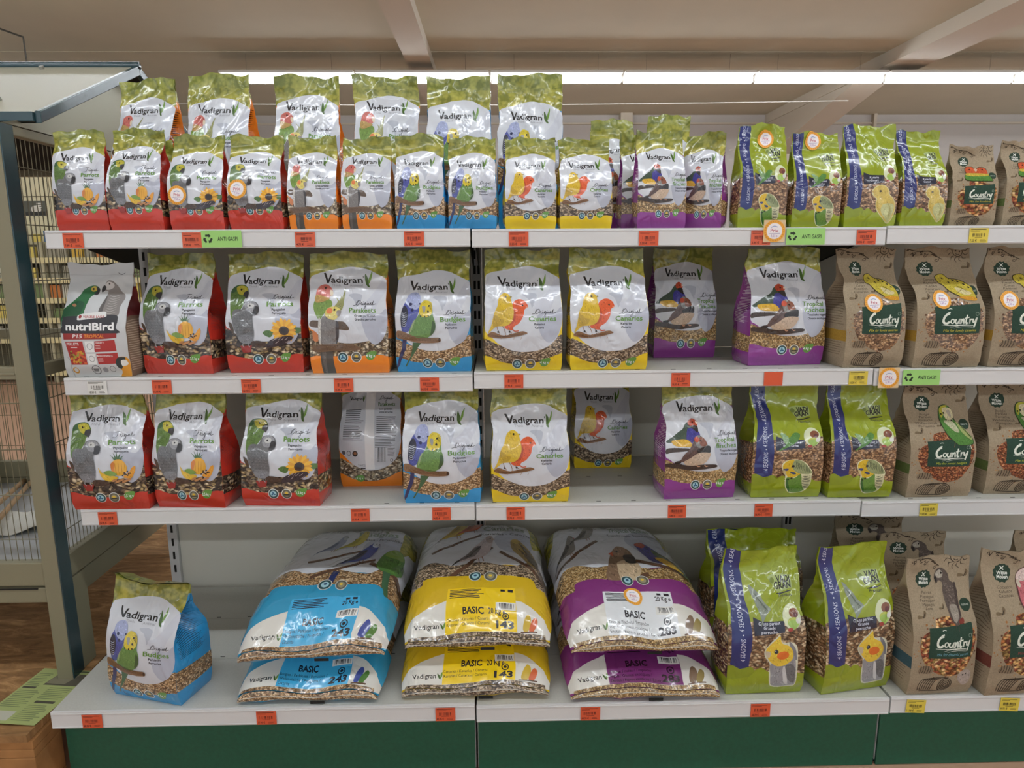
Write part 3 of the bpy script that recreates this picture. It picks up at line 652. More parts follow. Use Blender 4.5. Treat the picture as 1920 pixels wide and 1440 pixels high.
def b_budgie(a):
    a.fr(225, 1065, -170, 1375)
    a.sm([510, 735, 600, 640, 560, 560, 530, 510, 640, 560, 720, 500, 780, 520, 745, 600, 640, 670], '#4c7a3a'); a.sm([540, 500, 640, 560, 600, 640, 560, 580], '#7a9a6a')
    a.sm([556, 920, 600, 868, 700, 852, 802, 878, 884, 950, 934, 1040, 929, 1100, 924, 1200, 862, 1314, 760, 1349, 690, 1349, 636, 1292, 611, 1200, 606, 1080, 566, 1000], '#d3d0aa')
    a.sm([630, 1110, 720, 1120, 792, 1060, 812, 1180, 852, 1302, 760, 1342, 690, 1334, 640, 1262, 620, 1180], '#598030'); a.sm([628, 1120, 650, 1180, 680, 1330, 640, 1270, 618, 1190], '#34602c')
    a.sm([570, 920, 620, 868, 702, 866, 722, 950, 762, 1040, 784, 1062, 702, 1112, 640, 1102, 610, 1050, 572, 982], '#c9a727')
    a.sm([700, 866, 792, 880, 872, 960, 926, 1050, 830, 1062, 742, 1042, 680, 962], '#8c9568')
    for i in range(9): a.st([712 + i * 22, 880 + i * 9, 730 + i * 20, 930 + i * 10, 716 + i * 22, 985 + i * 8], 7, '#3c4634', taper=True)
    a.sm([808, 1100, 870, 1068, 928, 1100, 917, 1200, 862, 1292, 818, 1232], '#c0be96')
    for i in range(8): a.st([812, 1110 + i * 24, 850, 1100 + i * 24, 915, 1120 + i * 20], 9, '#2c3026', taper=True)
    a.ell(688, 948, 18, '#20242c'); a.sm([574, 985, 632, 980, 632, 1006, 590, 1012], '#38406a'); a.sm([568, 1005, 600, 1008, 615, 1060, 585, 1055], '#b9a878')
    a.sm([660, 1028, 720, 1038, 727, 1062, 690, 1062], '#2c3a5c'); a.ell(682, 1122, 13, '#20281c'); a.ell(645, 1140, 11, '#20281c')
def b_chick(a):
    a.fr(100, 745, 60, 1355)
    a.st([330, 600, 370, 500, 460, 520, 480, 600], 26, '#9aa850', taper=True)
    a.sm([412, 890, 470, 828, 560, 822, 620, 875, 634, 940, 692, 1000, 725, 1080, 720, 1170, 655, 1305, 575, 1250, 480, 1135, 460, 1040, 470, 995, 425, 955], '#c6c08a')
    a.sm([430, 880, 480, 835, 560, 830, 610, 880, 620, 940, 680, 1000, 715, 1080, 710, 1170, 650, 1290, 580, 1240, 490, 1130, 470, 1040, 480, 990, 435, 950], '#bfa64c')
    a.sm([560, 1060, 690, 1060, 700, 1150, 650, 1285, 590, 1230, 540, 1150], '#b3b47e'); a.sm([490, 1000, 560, 1010, 540, 1100, 500, 1110], '#c9b25e')
    a.ell(512, 898, 15, '#463c22'); a.poly([432, 888, 404, 905, 432, 920], '#b59a5a')
    for i in range(5): a.st([600 + i * 16, 1020 + i * 20, 640 + i * 8, 1100 + i * 20, 640, 1200 + i * 12], 4, '#a0985a', taper=True)
def b_cockatiel(a):
    a.fr(385, 965, 270, 1350)
    a.sm([560, 565, 620, 610, 662, 680, 704, 718, 682, 742, 642, 790, 622, 832, 626, 770, 600, 700], '#7c867a')
    for i in range(6): a.st([585 + i * 10, 600 + i * 16, 610 + i * 9, 640 + i * 14, 650 + i * 7, 690 + i * 8], 5, '#566056', taper=True)
    a.sm([645, 1010, 690, 950, 740, 910, 765, 890, 782, 950, 860, 960, 900, 1030, 900, 1290, 850, 1322, 715, 1318, 690, 1210, 690, 1110, 655, 1060], '#c9c9b4')
    a.sm([830, 950, 880, 1010, 894, 1100, 860, 1070], '#74757a')
    a.sm([700, 1110, 800, 1130, 860, 1060, 886, 1120, 892, 1290, 850, 1312, 720, 1307, 700, 1210], '#88898d'); a.sm([802, 1150, 850, 1130, 886, 1180, 882, 1290, 830, 1252], '#626365'); a.sm([784, 1160, 802, 1150, 832, 1292, 800, 1272], '#babaBA')
    a.sm([655, 1000, 690, 960, 740, 920, 765, 900, 777, 955, 832, 985, 862, 1040, 852, 1090, 800, 1132, 740, 1137, 700, 1102, 665, 1052], '#d2b23a')
    a.ell(782, 1052, 46, '#d06a26', 33); a.ell(732, 1018, 15, '#20242c'); a.ell(728, 1014, 4, '#c0c4cc'); a.sm([652, 1010, 690, 1020, 682, 1062, 660, 1047], '#b8aa92')
lime('limebudgie', 's_lime', ('Grasparkiet', 'Perruche'), b_budgie)
lime('limechick', 's_lime', ('Kanarie', 'Canari'), b_chick)
lime('cockatiel', 's_cockatiel', ('Grote parkiet', 'Grande', 'perruche'), b_cockatiel)

# ---- kraft paper bags with the green board
KRAFT, KINK, DGR = '#93856f', '#3c3329', '#2b4236'
def country(a, sub, subcol, seeds, langs):
    a.fr(95, 830, 245, 960, 70, 1395); a.rnd.seed(12)
    a.poly([0, 0, 1100, 0, 1100, 1450, 0, 1450], KRAFT)
    for i in range(11):                                             # leafy twig along the upper left
        x, y = 130 + i * 36, 100 + i * 10 + a.rnd.random() * 20; t = a.rnd.random() * 6
        a.st([x, y, x + 26 * math.cos(t), y + 14 + 26 * math.sin(t), x + 52 * math.cos(t + .5), y + 30 * math.sin(t + .5) + 20], 8, KINK, taper=True)
        a.st([x, y, x + 40 * math.cos(t + .5), y + 20 * math.sin(t), x + 52 * math.cos(t + .5), y + 30 * math.sin(t + .5) + 20], 7, KINK, taper=True)
    a.st([110, 92, 250, 120, 380, 150, 520, 215], 8, KINK)
    a.ring(690, 110, 60, 9, KINK)                                   # sun with wavy rays
    for i in range(13):
        t = .2 + i * .48; a.st([690 + 66 * math.cos(t), 110 + 66 * math.sin(t), 690 + 100 * math.cos(t + .2), 110 + 100 * math.sin(t + .2), 690 + 135 * math.cos(t), 110 + 135 * math.sin(t)], 8, KINK, taper=True)
    for x in (668, 712): a.ell(x, 98, 9, KINK)
    a.st([668, 132, 690, 142, 712, 132], 8, KINK)
    for x, y, k in ((800, 300, 1.0), (280, 640, .9), (510, 570, .6)):  # butterflies
        a.sm([x, y, x - 60 * k, y - 10 * k, x - 70 * k, y + 20 * k, x - 10 * k, y + 16 * k], '#6e5f49'); a.sm([x, y, x + 10 * k, y - 55 * k, x + 36 * k, y - 30 * k, x + 16 * k, y + 14 * k], '#6a5b46')
        a.st([x - 6 * k, y + 16 * k, x + 6 * k, y - 4 * k, x + 16 * k, y - 24 * k], 8, KINK)
    n = 12; pts = []
    for i in range(n * 2): t = i * PI / n; r = 94 if i % 2 else 84; pts += [330 + r * math.cos(t), 322 + r * .92 * math.sin(t)]
    a.poly(pts, '#2a3c30'); a.tx('Witte', 330, 338, 30, '#d0d4cc', w=110, bold=.03, mid=True); a.tx('Molen', 330, 372, 30, '#d0d4cc', w=110, bold=.03, mid=True)
    a.st([310, 262, 350, 300], 9, '#d0d4cc', False); a.st([350, 262, 310, 300], 9, '#d0d4cc', False)
    for i, t in enumerate(langs): a.tx(t, 350, 455 + i * 33, 26, '#4a3f34', w=19 * len(t), mid=True, shear=.1)
    a.sm([735, 545, 770, 508, 830, 515, 862, 560, 830, 612, 765, 605], '#2a3c30'); a.tx('natural', 800, 570, 22, '#b8c0b4', w=80, mid=True)
    a.sm([262, 900, 290, 800, 400, 735, 420, 660, 560, 640, 700, 690, 850, 760, 885, 900, 860, 1060, 770, 1190, 600, 1225, 420, 1150, 320, 1050], seeds)
    for i in range(46):
        t = a.rnd.random() * 2 * PI; r = 300 + a.rnd.random() * 70
        a.ell(580 + r * math.cos(t), 940 + r * .92 * math.sin(t), 5 + a.rnd.random() * 7, a.rnd.choice(['#7a5640', '#94683f', '#5f4434', '#a5825c']), n=7)
    for k in range(7): a.st([350 + k * 22, 1390, 338 + k * 24, 1320, 370 + k * 24, 1262, 430 + k * 22, 1250], 8, KINK)   # round bale of straw
    for k in range(4): a.ring(620, 1325, 74 - k * 18, 8, KINK, ry=80 - k * 19)
    a.st([380, 1255, 500, 1240, 630, 1244], 8, KINK); a.st([370, 1392, 500, 1400, 640, 1402], 9, KINK)
    a.sm([300, 1180, 320, 1120, 400, 1110, 450, 1150, 430, 1190], '#7c6c58')
    for k in range(5): a.st([310 + k * 26, 1190, 320 + k * 26, 1150, 316 + k * 27, 1112], 7, KINK)
    a.poly([340, 738, 600, 722, 832, 702, 852, 1030, 600, 1036, 375, 1032], DGR)
    q = lambda *p: [430 + v * 4.25 if i % 2 == 0 else 800 + v * 3.9 for i, v in enumerate(p)]; L = '#d3d8cc'
    a.st(q(16, 2, 8, 6, 3, 16, 5, 27, 12, 30, 18, 25), 24, L); a.st(q(17, -1, 11, 1, 10, 6), 14, L)
    a.ring(430 + 25 * 4.25, 800 + 24 * 3.9, 24, 12, L, ry=28)
    a.st(q(33, 18, 32, 26, 36, 31, 40, 25, 42, 17, 41, 27, 43, 31), 16, L); a.st(q(46, 17, 46, 31, 48, 21, 52, 18, 53, 24, 54, 31), 16, L)
    a.st(q(61, 6, 59, 22, 60, 30, 65, 28), 16, L); a.st(q(55, 16, 67, 13), 12, L, False)
    a.st(q(69, 17, 69, 31, 70, 21, 75, 18), 15, L); a.st(q(77, 17, 78, 26, 83, 25, 87, 15, 85, 28, 82, 42), 18, L)
    a.st(q(0, 34, 30, 36, 60, 34, 84, 38), 8, L, taper=True); a.st(q(20, 42, 45, 36, 76, 38), 4, L, taper=True); a.st(q(30, 44, 52, 39, 80, 42), 4, L, taper=True)
    a.tx(sub, 460, 1008, 28, subcol, w=350, shear=.1); a.ring(805, 815, 20, 4, '#8a9a8a'); a.st([480, 762, 500, 755, 520, 760], 6, L)
def kraft(key, sub, subcol, seeds, langs, bird):
    a = Art(); country(a, sub, subcol, seeds, langs); a.fx = 9.0; bird(a); a.fx = 0.0; DES[key] = dict(art=a, col=KRAFT, seeds=seeds, ink='paper', kraft=True)
def k_parrot(a):
    a.fr(95, 830, 245, 960, 70, 1395)
    a.sm([468, 295, 500, 240, 562, 238, 622, 290, 642, 350, 692, 380, 712, 420, 707, 520, 722, 620, 702, 682, 662, 722, 610, 692, 580, 622, 560, 540, 545, 430, 555, 372, 520, 347, 490, 372, 463, 330], '#584e48')
    a.sm([480, 282, 530, 250, 562, 280, 552, 322, 500, 322], '#9c968a'); a.ell(545, 280, 10, '#2a2622'); a.sm([463, 320, 490, 312, 500, 345, 484, 372], '#2c2826')
    a.sm([682, 390, 710, 400, 722, 640, 690, 602], '#463c38'); a.sm([600, 560, 682, 560, 692, 642, 640, 702, 610, 652], '#8f877c'); a.sm([680, 682, 732, 660, 742, 697, 690, 707], '#7c3a30')
    a.rnd.seed(2)
    for i in range(40): x, y = 560 + a.rnd.random() * 110, 370 + a.rnd.random() * 200; a.st([x, y, x + 8, y + 8, x + 16, y + 2], 3, '#8a7c72')
    a.st([630, 690, 640, 740, 636, 760], 7, '#4a423c'); a.st([665, 700, 670, 740, 668, 770], 7, '#4a423c')
    a.sm([735, 1230, 780, 1180, 860, 1175, 900, 1230, 890, 1310, 840, 1340, 780, 1300], '#a0948c'); a.ell(800, 1222, 8, '#2c2622'); a.ell(835, 1214, 7, '#2c2622')
def k_canary(a):
    a.fr(170, 1000, 190, 945, -5, 1395)
    a.sm([488, 372, 520, 335, 602, 323, 662, 370, 762, 388, 862, 450, 904, 510, 894, 620, 760, 617, 660, 572, 580, 512, 538, 450, 500, 432], '#3c3422')
    a.sm([496, 374, 524, 342, 600, 332, 656, 378, 758, 397, 856, 457, 894, 512, 884, 610, 762, 607, 666, 563, 588, 504, 546, 446, 505, 425], '#b2a23c')
    a.sm([680, 590, 800, 580, 890, 598, 880, 632, 760, 622], '#bf8a2c'); a.sm([680, 480, 760, 500, 860, 540, 800, 570, 700, 540], '#c0b487')
    for x, y, r in ((575, 378, 13), (700, 400, 16), (745, 415, 14), (640, 420, 12), (800, 445, 15), (540, 410, 9), (840, 480, 13), (660, 380, 9)): a.ell(x, y, r, '#3a3420', r * .7, n=9, rot=.5)
    a.st([640, 570, 720, 520, 760, 500], 5, '#6a602c', taper=True); a.st([700, 460, 760, 490, 800, 520], 6, '#4a4224', taper=True); a.poly([490, 392, 478, 384, 492, 404], '#5a4a34')
def k_budgie(a):
    a.fr(120, 1000, 60, 930, -40, 1360)
    a.sm([568, 300, 610, 258, 690, 255, 744, 300, 754, 380, 764, 440, 854, 530, 924, 620, 934, 702, 860, 724, 720, 724, 636, 662, 576, 592, 546, 500, 541, 420], '#34402a')
    a.sm([576, 304, 614, 266, 688, 263, 736, 304, 745, 380, 756, 446, 846, 536, 914, 624, 922, 694, 860, 714, 722, 714, 644, 654, 584, 586, 555, 498, 551, 424], '#4e7a3a')
    a.sm([576, 310, 622, 266, 700, 264, 660, 312, 620, 362, 580, 402], '#a8a43e'); a.sm([622, 300, 735, 300, 744, 400, 700, 442, 640, 422], '#cbc29c'); a.sm([672, 325, 715, 320, 722, 370, 706, 402, 680, 370], '#a8a090')
    for x, y in ((640, 430), (672, 440), (705, 436), (735, 420), (628, 350), (590, 360)): a.ell(x, y, 11, '#222a1c')
    a.sm([602, 432, 720, 452, 762, 560, 700, 562, 620, 482], '#a8aa8a')
    a.sm([760, 450, 850, 530, 914, 620, 900, 662, 800, 582, 768, 500], '#93a062')
    for i in range(8): a.st([775 + i * 15, 470 + i * 20, 800 + i * 14, 478 + i * 20, 805 + i * 14, 506 + i * 19], 8, '#28301e', taper=True)
    a.st([660, 690, 650, 720, 640, 740], 6, '#8a6a50'); a.st([870, 715, 880, 750, 878, 765], 8, '#c9c4b0')
def k_lovebird(a):
    a.fr(190, 580, 240, 800, 250, 1185)
    a.sm([330, 500, 400, 482, 440, 512, 480, 490, 545, 515, 560, 590, 610, 640, 595, 668, 345, 660, 335, 585], '#3c3a24')
    a.sm([338, 502, 400, 490, 440, 522, 480, 498, 540, 520, 552, 582, 460, 602, 348, 582], '#b4502e'); a.sm([345, 580, 552, 590, 602, 642, 590, 660, 350, 652], '#4e7a34'); a.sm([348, 570, 550, 580, 540, 606, 350, 600], '#b29c3c')
    for x in (375, 505): a.ell(x, 525, 8, '#241814')
    a.sm([420, 520, 440, 512, 458, 525, 440, 550], '#c0a088')
def k_galah(a):
    a.fr(180, 800, 240, 800, 230, 1395)
    a.sm([480, 505, 540, 425, 640, 415, 690, 480, 690, 560, 740, 700, 712, 905, 620, 870, 535, 785, 482, 685], '#5a3a3a')
    a.sm([490, 500, 540, 440, 602, 430, 662, 480, 682, 560, 726, 700, 700, 895, 622, 860, 543, 780, 491, 680], '#b2646a'); a.sm([482, 500, 540, 430, 640, 420, 660, 470, 560, 522], '#c6b2ac'); a.sm([560, 700, 640, 690, 690, 760, 600, 780], '#c8a8a4')
    a.sm([560, 905, 700, 880, 695, 1002, 600, 985], '#587690'); a.ell(560, 520, 10, '#241c1c'); a.sm([484, 520, 510, 510, 512, 560, 490, 560], '#b8ac9c')
    a.rnd.seed(8)
    for i in range(26): x, y = 510 + a.rnd.random() * 170, 560 + a.rnd.random() * 130; a.st([x, y, x + 10, y + 8, x + 20, y], 5, '#8c444c')
L4 = ('Canary', 'Kanarie', 'Canari', 'Kanarien', 'Canarino')
kraft('kraftcanary', 'Mix for lovely canaries', '#c0b23a', 's_lime', L4, k_canary)
kraft('kraftbudgie', 'Mix for sweet budgies', '#a8b23a', 's_red', ('Budgie', 'Parkiet', 'Perruche', 'Wellensittich', 'Periquito'), k_budgie)
kraft('kraftparrot', 'Mix for cheerful parrots', '#6a9aa8', 's_mixred', ('Parrot', 'Papegaai', 'Perroquet', 'Papagei', 'Loro'), k_parrot)
kraft('lovebird', 'Mix for lovebirds', '#b0a03a', 's_mixred', ('Lovebird', 'Agapornis', 'Inseparable'), k_lovebird)
kraft('kraftgalah', 'Mix for big parrots', '#8a3a3a', 's_mixred', ('Cockatoo', 'Kaketoe', 'Cacatoes'), k_galah)

def pellet():
    a = Art((120, 970, 100, 940, 65, 1395)); a.rnd.seed(21); a.poly([0, 0, 1100, 0, 1100, 1450, 0, 1450], '#b2b4b4')
    a.st([100, 145, 500, 145, 980, 148], 4, '#6a6a6c', False); a.st([100, 182, 980, 186], 3, '#8a8a8c', False); a.st([480, 158, 640, 155, 760, 150, 840, 180, 920, 130, 970, 130], 7, '#48484a')
    a.sm([790, 130, 860, 108, 930, 122, 900, 152, 830, 156], '#a04048')
    a.sm([40, 880, 60, 700, 75, 620, 150, 540, 260, 450, 330, 370, 420, 315, 500, 310, 538, 350, 520, 400, 460, 430, 420, 500, 400, 600, 380, 660, 150, 670, 120, 800, 60, 900], '#1f5c30')
    a.sm([60, 640, 200, 520, 300, 480, 380, 520, 330, 640, 160, 660, 100, 720], '#17482a'); a.sm([210, 525, 250, 512, 272, 540, 240, 550], '#9a6a4a')
    a.sm([432, 345, 470, 315, 512, 330, 500, 372, 455, 382], '#b09a3a'); a.ell(465, 352, 13, '#1c1410'); a.sm([500, 322, 540, 355, 525, 415, 490, 422, 478, 400, 505, 380], '#2c2c2e')
    a.sm([595, 320, 640, 255, 700, 252, 760, 300, 820, 380, 880, 420, 890, 470, 860, 560, 840, 660, 610, 660, 600, 560, 640, 430, 640, 380, 600, 370], '#7a7470'); a.sm([600, 310, 650, 262, 715, 290, 700, 340, 640, 365, 605, 350], '#b6b2ae'); a.ell(655, 288, 11, '#3a3634')
    a.sm([560, 345, 590, 305, 612, 330, 600, 370, 566, 390], '#2a2828'); a.sm([600, 560, 650, 430, 640, 640, 605, 640], '#55504e')
    for j in range(8): a.st([680, 430 + j * 28, 740, 445 + j * 28, 820, 420 + j * 28], 8, '#a09a94', taper=True)
    a.sm([130, 700, 160, 665, 330, 655, 660, 650, 830, 655, 850, 720, 830, 800, 835, 865, 145, 865, 130, 780], '#2e2e32')
    a.poly([145, 862, 835, 862, 828, 915, 640, 930, 145, 935], '#8a2c2a')
    a.sm([325, 690, 345, 645, 520, 620, 680, 612, 702, 640, 690, 675, 520, 690, 350, 708], '#c9c9c6'); a.ell(362, 668, 20, '#8a3030'); a.tx('VERSELE-LAGA', 400, 682, 27, '#a03a38', w=280, bold=.02)
    a.tx('nutriBird', 186, 825, 88, '#d6d6d4', w=615, bold=.03); a.tx('P15', 275, 916, 42, '#c9c4c0', w=115, bold=.02, shear=.15); a.tx('TROPICAL', 412, 916, 42, '#d08030', w=260, bold=.02, shear=.15)
    a.poly([160, 960, 395, 955, 412, 1238, 200, 1240], '#9c2e2c'); a.tx('PELLETS', 178, 1004, 32, '#d4cfcc', w=165, bold=.02); a.lines(225, 1025, 90, 1, 10, 9, '#d4cfcc')
    for i in range(46): a.ell(205 + a.rnd.random() * 185, 1080 + a.rnd.random() * 145, 19, a.rnd.choice(['#b04a2e', '#c08a30', '#7a3a24', '#8a8a3a', '#c25a34']), 14, n=9, rot=a.rnd.random() * 3)
    for y in (955, 1105): a.poly([420, y, 530, y, 535, y + 130, 425, y + 132], '#cfcfcd'); a.ring(478, y + 62, 38, 6, '#6a6a6c')
    a.poly([540, 955, 800, 942, 808, 1075, 535, 1085], '#9c2e2c'); a.poly([545, 1105, 815, 1095, 822, 1225, 555, 1235], '#9c2e2c')
    a.tx('VARIETY', 552, 985, 22, '#d4cfcc', w=110, bold=.01); a.tx('MAINTENANCE', 552, 1142, 22, '#d4cfcc', w=200, bold=.01); a.lines(552, 1005, 75, 3, 16, 6, '#c9a8a4'); a.lines(560, 1160, 75, 3, 16, 6, '#c9a8a4')
    a.ell(240, 1310, 40, '#b8842e'); a.ell(244, 1306, 26, '#b2b4b4'); a.ring(507, 1303, 58, 9, '#4a4a4c'); a.lines(470, 1288, 74, 2, 22, 12, '#4a4a4c'); a.ell(625, 1305, 34, '#85868a'); a.ring(720, 1295, 38, 6, '#5a5a5c')
    a.sm([775, 1230, 800, 1160, 870, 1145, 930, 1170, 950, 1260, 955, 1395, 805, 1398, 830, 1320], '#c4872a'); a.sm([775, 1215, 800, 1160, 850, 1150, 900, 1160, 880, 1200, 840, 1190, 850, 1260, 830, 1295, 790, 1270], '#2c3230'); a.sm([840, 1195, 900, 1190, 920, 1240, 850, 1262], '#c9c6be')
    a.st([190, 1395, 190, 1200, 160, 1150], 4, '#6a6a6c')
    DES['pellet'] = dict(art=a, col='#b2b4b4', seeds=None, ink='card')
pellet()

# ---- side gussets
def gusset_art(d):
    a = Art((0, 100, 0, 100, 0, 300)); a.rnd.seed(6)
    if d.get('lime'):
        a.poly([0, 165, 100, 150, 100, 258, 0, 262], d['seeds'])
        for i in range(5): a.st([10, 30 + i * 26, 50, 18 + i * 26, 90, 34 + i * 26], 7, '#8b9a24', taper=True)
    elif d.get('kraft'):
        a.poly([0, 205, 100, 205, 100, 232, 0, 232], {'kraftcanary': '#9a7a30', 'kraftparrot': '#38525a', 'kraftgalah': '#6a3a30'}.get(d['key'], '#5a6a3a'))
        a.lines(6, 90, 88, 17, 6.2, 1.1, '#655541', .15); a.lines(6, 236, 88, 6, 6, 1.1, '#655541', .15)
    elif d['key'] == 'pellet':
        a.poly([0, 60, 100, 60, 100, 140, 0, 140], '#6a2626'); a.poly([0, 140, 100, 140, 100, 300, 0, 300], '#75604e'); a.lines(4, 150, 92, 22, 6.2, 2.0, '#a89684', .1)
    else:
        a.poly([0, -2, 100, -2, 100, 48, 0, 44], 'leaf'); a.poly([0, 212, 100, 222, 100, 264, 0, 260], d['seeds'])
        dark = '#1c1c22' if d['col'] in (YEL, ORA) else '#d8c4d4' if d['col'] == PUR else '#20303c' if d['col'] == BLU else '#8a3a34'
        for i in range(34):
            y = 66 + i * 3.7; x = 8 + a.rnd.random() * 8; a.poly([x, y, x + 55 + a.rnd.random() * 28, y, x + 60, y + 1.1, x, y + 1.1], dark)
    return a
for k_ in list(DES): DES[k_]['key'] = k_; DES[k_]['gus'] = gusset_art(DES[k_])

def offer_sticker(price='3,95'):
    a = Art((-50, 50, -50, 50, -50, 50)); a.ell(0, 0, 50, '#d69a34', n=36)
    for i in range(24): t = i * PI / 12; a.poly([46 * math.cos(t), 46 * math.sin(t), 39 * math.cos(t + .1), 39 * math.sin(t + .1), 46 * math.cos(t + .2), 46 * math.sin(t + .2)], '#c07a24')
    a.ell(0, 0, 36, '#d8d2d2', n=30); a.st([-16, -16, -2, -22, 14, -18], 4, '#8a98b8'); a.tx('Prix', 0, 6, 17, '#a8485a', w=36, bold=.01, mid=True)
    a.st([-26, 12, 26, 10], 1.6, '#7a6a9a', False); a.tx(price + ' e', 0, 27, 12, '#8a5a9a', w=30, mid=True); return a

# ------------------------------------------------------------------ bags
def sst(a, b, x): t = np.clip((x - a) / (b - a), 0, 1); return t * t * (3 - 2 * t)
def crumple(P, seed, amp):
    """smooth and creased displacement of points (n,3), the same for panels that share an edge"""
    r = np.random.default_rng(seed); out = np.zeros_like(P)
    for c in range(3):
        f = np.zeros(len(P))
        for k in range(7):
            wl = r.uniform(.05, .17); d = r.normal(size=3); d /= np.linalg.norm(d); f += (wl / .17) * np.sin(P @ d * (2 * PI / wl) + r.uniform(0, 6.3)) * .45
        for k in range(4):
            wl = r.uniform(.06, .14); d = r.normal(size=3) * (1, .4, 1); d /= np.linalg.norm(d)
            f -= .75 * (1 - np.abs(np.sin(P @ d * (PI / wl) + r.uniform(0, 6.3)))) ** 5
        out[:, c] = f * (.75, 1.0, .25)[c]
    return out * amp
NU, NV, SEAL = 26, 36, 33
def seed_bag(des, x, y, z, w, d, h, yaw=0.0, label='', group=None, seed=0, lift=0.0, lean=None, tilt=0.0, stickers=(), pinch=None, topw=0.0, topfold=0.0, roll=0.0, amp=None, name='birdseed_bag', cat='bird seed bag'):
    D = DES[des]; base_key = des.replace('_small', ''); kraft_ = D.get('kraft', False); rg = np.random.default_rng(seed + 11)
    root = empty(name, (x, y + d / 2, z), math.radians(yaw), label, cat, group)
    root.rotation_euler = (math.radians(tilt), math.radians(roll), math.radians(yaw))
    amp = (0.0020 if kraft_ else 0.0024) * (w / .19) ** .5 if amp is None else amp
    lean = rg.uniform(-.012, .02) if lean is None else lean
    pn = rg.uniform(.02, .06) if pinch is None else pinch; pv = rg.uniform(.62, .76)
    vs_seal = SEAL / NV
    def prof(v):
        p = 1 - .10 * (1 - sst(0, .08, v)); p = p * (1 + .07 * np.exp(-((v - .28) / .2) ** 2))
        return p * (1 - sst(.42, vs_seal, v) ** 1.15) + .035
    def Wv(v): return w * (1 - .025 * (1 - sst(0, .05, v)) - pn * np.exp(-((v - pv) / .09) ** 2) - (.015 - topw) * sst(.6, .95, v))
    def yc(v): return lean * sst(.35, .95, v) - topfold * sst(.9, 1, v) ** 2
    def zz(v, u=None): return h * v
    def front(u, v, sgn=-1.0):
        b = .13 * (1 - np.abs(2 * u - 1) ** 2.4) * sst(0, .12, v) * (1 - .6 * sst(.6, .92, v))
        return np.stack([(u - .5) * Wv(v), yc(v) + sgn * (d / 2) * prof(v) * (1 + b), zz(v)], -1)
    def side(s, v, sg):
        Dp = (d / 2) * prof(v); fold = np.sqrt(np.maximum((d / 2 * 1.06) ** 2 - Dp ** 2, 0)) * sst(.2, .6, v) * (1 - sst(.66, .8, v))      # flat again before the seal
        fold = np.minimum(fold, .3 * w)
        tri = 1 - np.abs(2 * s - 1); bul = .006 * np.sin(PI * s) * sst(0, .1, v) * (1 - sst(.3, .6, v))
        X = sg * (Wv(v) / 2 - fold * tri + bul); Y = yc(v) + (s * 2 - 1) * Dp
        return np.stack([X, Y, zz(v)], -1)
    def dsp(P, at=None):
        sh = P.shape; Q = P.reshape(-1, 3); A = Q if at is None else at.reshape(-1, 3); m = sst(0, .045, Q[:, 2]) * (.7 + 1.1 * sst(.45 * h, .8 * h, Q[:, 2]))
        o = Q + crumple(A, seed, amp) * m[:, None]
        top = sst(.86 * h, h, Q[:, 2]); o[:, 2] += top * (.0035 * np.sin(Q[:, 0] / w * 7 + seed) + .002 * np.sin(Q[:, 0] / w * 19 + seed * 2))
        o[:, 1] += top * .006 * np.sin(Q[:, 0] / w * 5 + seed * 1.7)
        o[:, 2] = np.maximum(o[:, 2], 0.0002); return o.reshape(sh)
    uu, vv = np.meshgrid(np.linspace(0, 1, NU + 1), np.linspace(0, 1, NV + 1))
    PF = dsp(front(uu, vv)); gu = 8
    su, sv = np.meshgrid(np.linspace(0, 1, gu + 1), np.linspace(0, 1, NV + 1))
    col = alb(D['col']); ink = D['ink']
    plain_top = D.get('lime') or kraft_ or des == 'pellet'
    def base(v): return (ink, col) if plain_top or v < .55 else ('leaf', leaf_tint(v))
    small = des.endswith('_small') or D.get('lime') or kraft_ or des == 'pellet'
    vs = 1.0 if small else D.get('ah', .316) / h
    vs = round(vs / .03) * .03; vo = round(lift / h, 2)
    fm = panel_mesh('front_panel', PF, (0, SEAL), base, ink, D['art'], vs, vo, (w, h)); link('front_panel', fm, root)
    # back and bottom
    bu, bv = np.meshgrid(np.linspace(1, 0, 9), np.linspace(0, 1, NV + 1)); PB = dsp(front(bu, bv, 1.0))
    link('back_panel', panel_mesh('back_panel', PB, (0, SEAL), base, ink, None, size=(w, h)), root)
    fr0, bk0 = PF[0], PB[0]
    G = np.stack([np.stack([f + (b - f) * t for t in np.linspace(0, 1, 3)]) for f, b in ((fr0[0], bk0[-1]), (fr0[-1], bk0[0]))], 1)
    link('bottom_panel', panel_mesh('bottom_panel', G, (0, 2), lambda v: (ink, col), ink, None, size=(w, d), flip=True), root)
    for sg in (1.0, -1.0):
        PS = side(su if sg > 0 else 1 - su, sv, sg); un = PS.copy(); un[..., 0] = sg * Wv(sv) / 2; PS = dsp(PS, un)      # the folded side moves with its edges
        link('side_gusset', panel_mesh('side_gusset', PS, (0, SEAL), (lambda v: (ink, col) if plain_top or v < .85 else ('leaf', leaf_tint(v))), ink, D['gus'], 1.0, 0.0, (d, h)), root)
    # crimped seal along the top: front and back face
    sm_ = panel_mesh('top_seal', PF, (SEAL, NV), base, ink, D['art'] if (D.get('lime') or kraft_) else None, vs, vo, (w, h))
    bm = bmesh.new(); bm.from_mesh(sm_); tmp = panel_mesh('top_seal_back', PB, (SEAL, NV), base, ink, None, size=(w, h)); bm.from_mesh(tmp); bm.to_mesh(sm_); bm.free(); bpy.data.meshes.remove(tmp)
    link('top_seal', sm_, root)
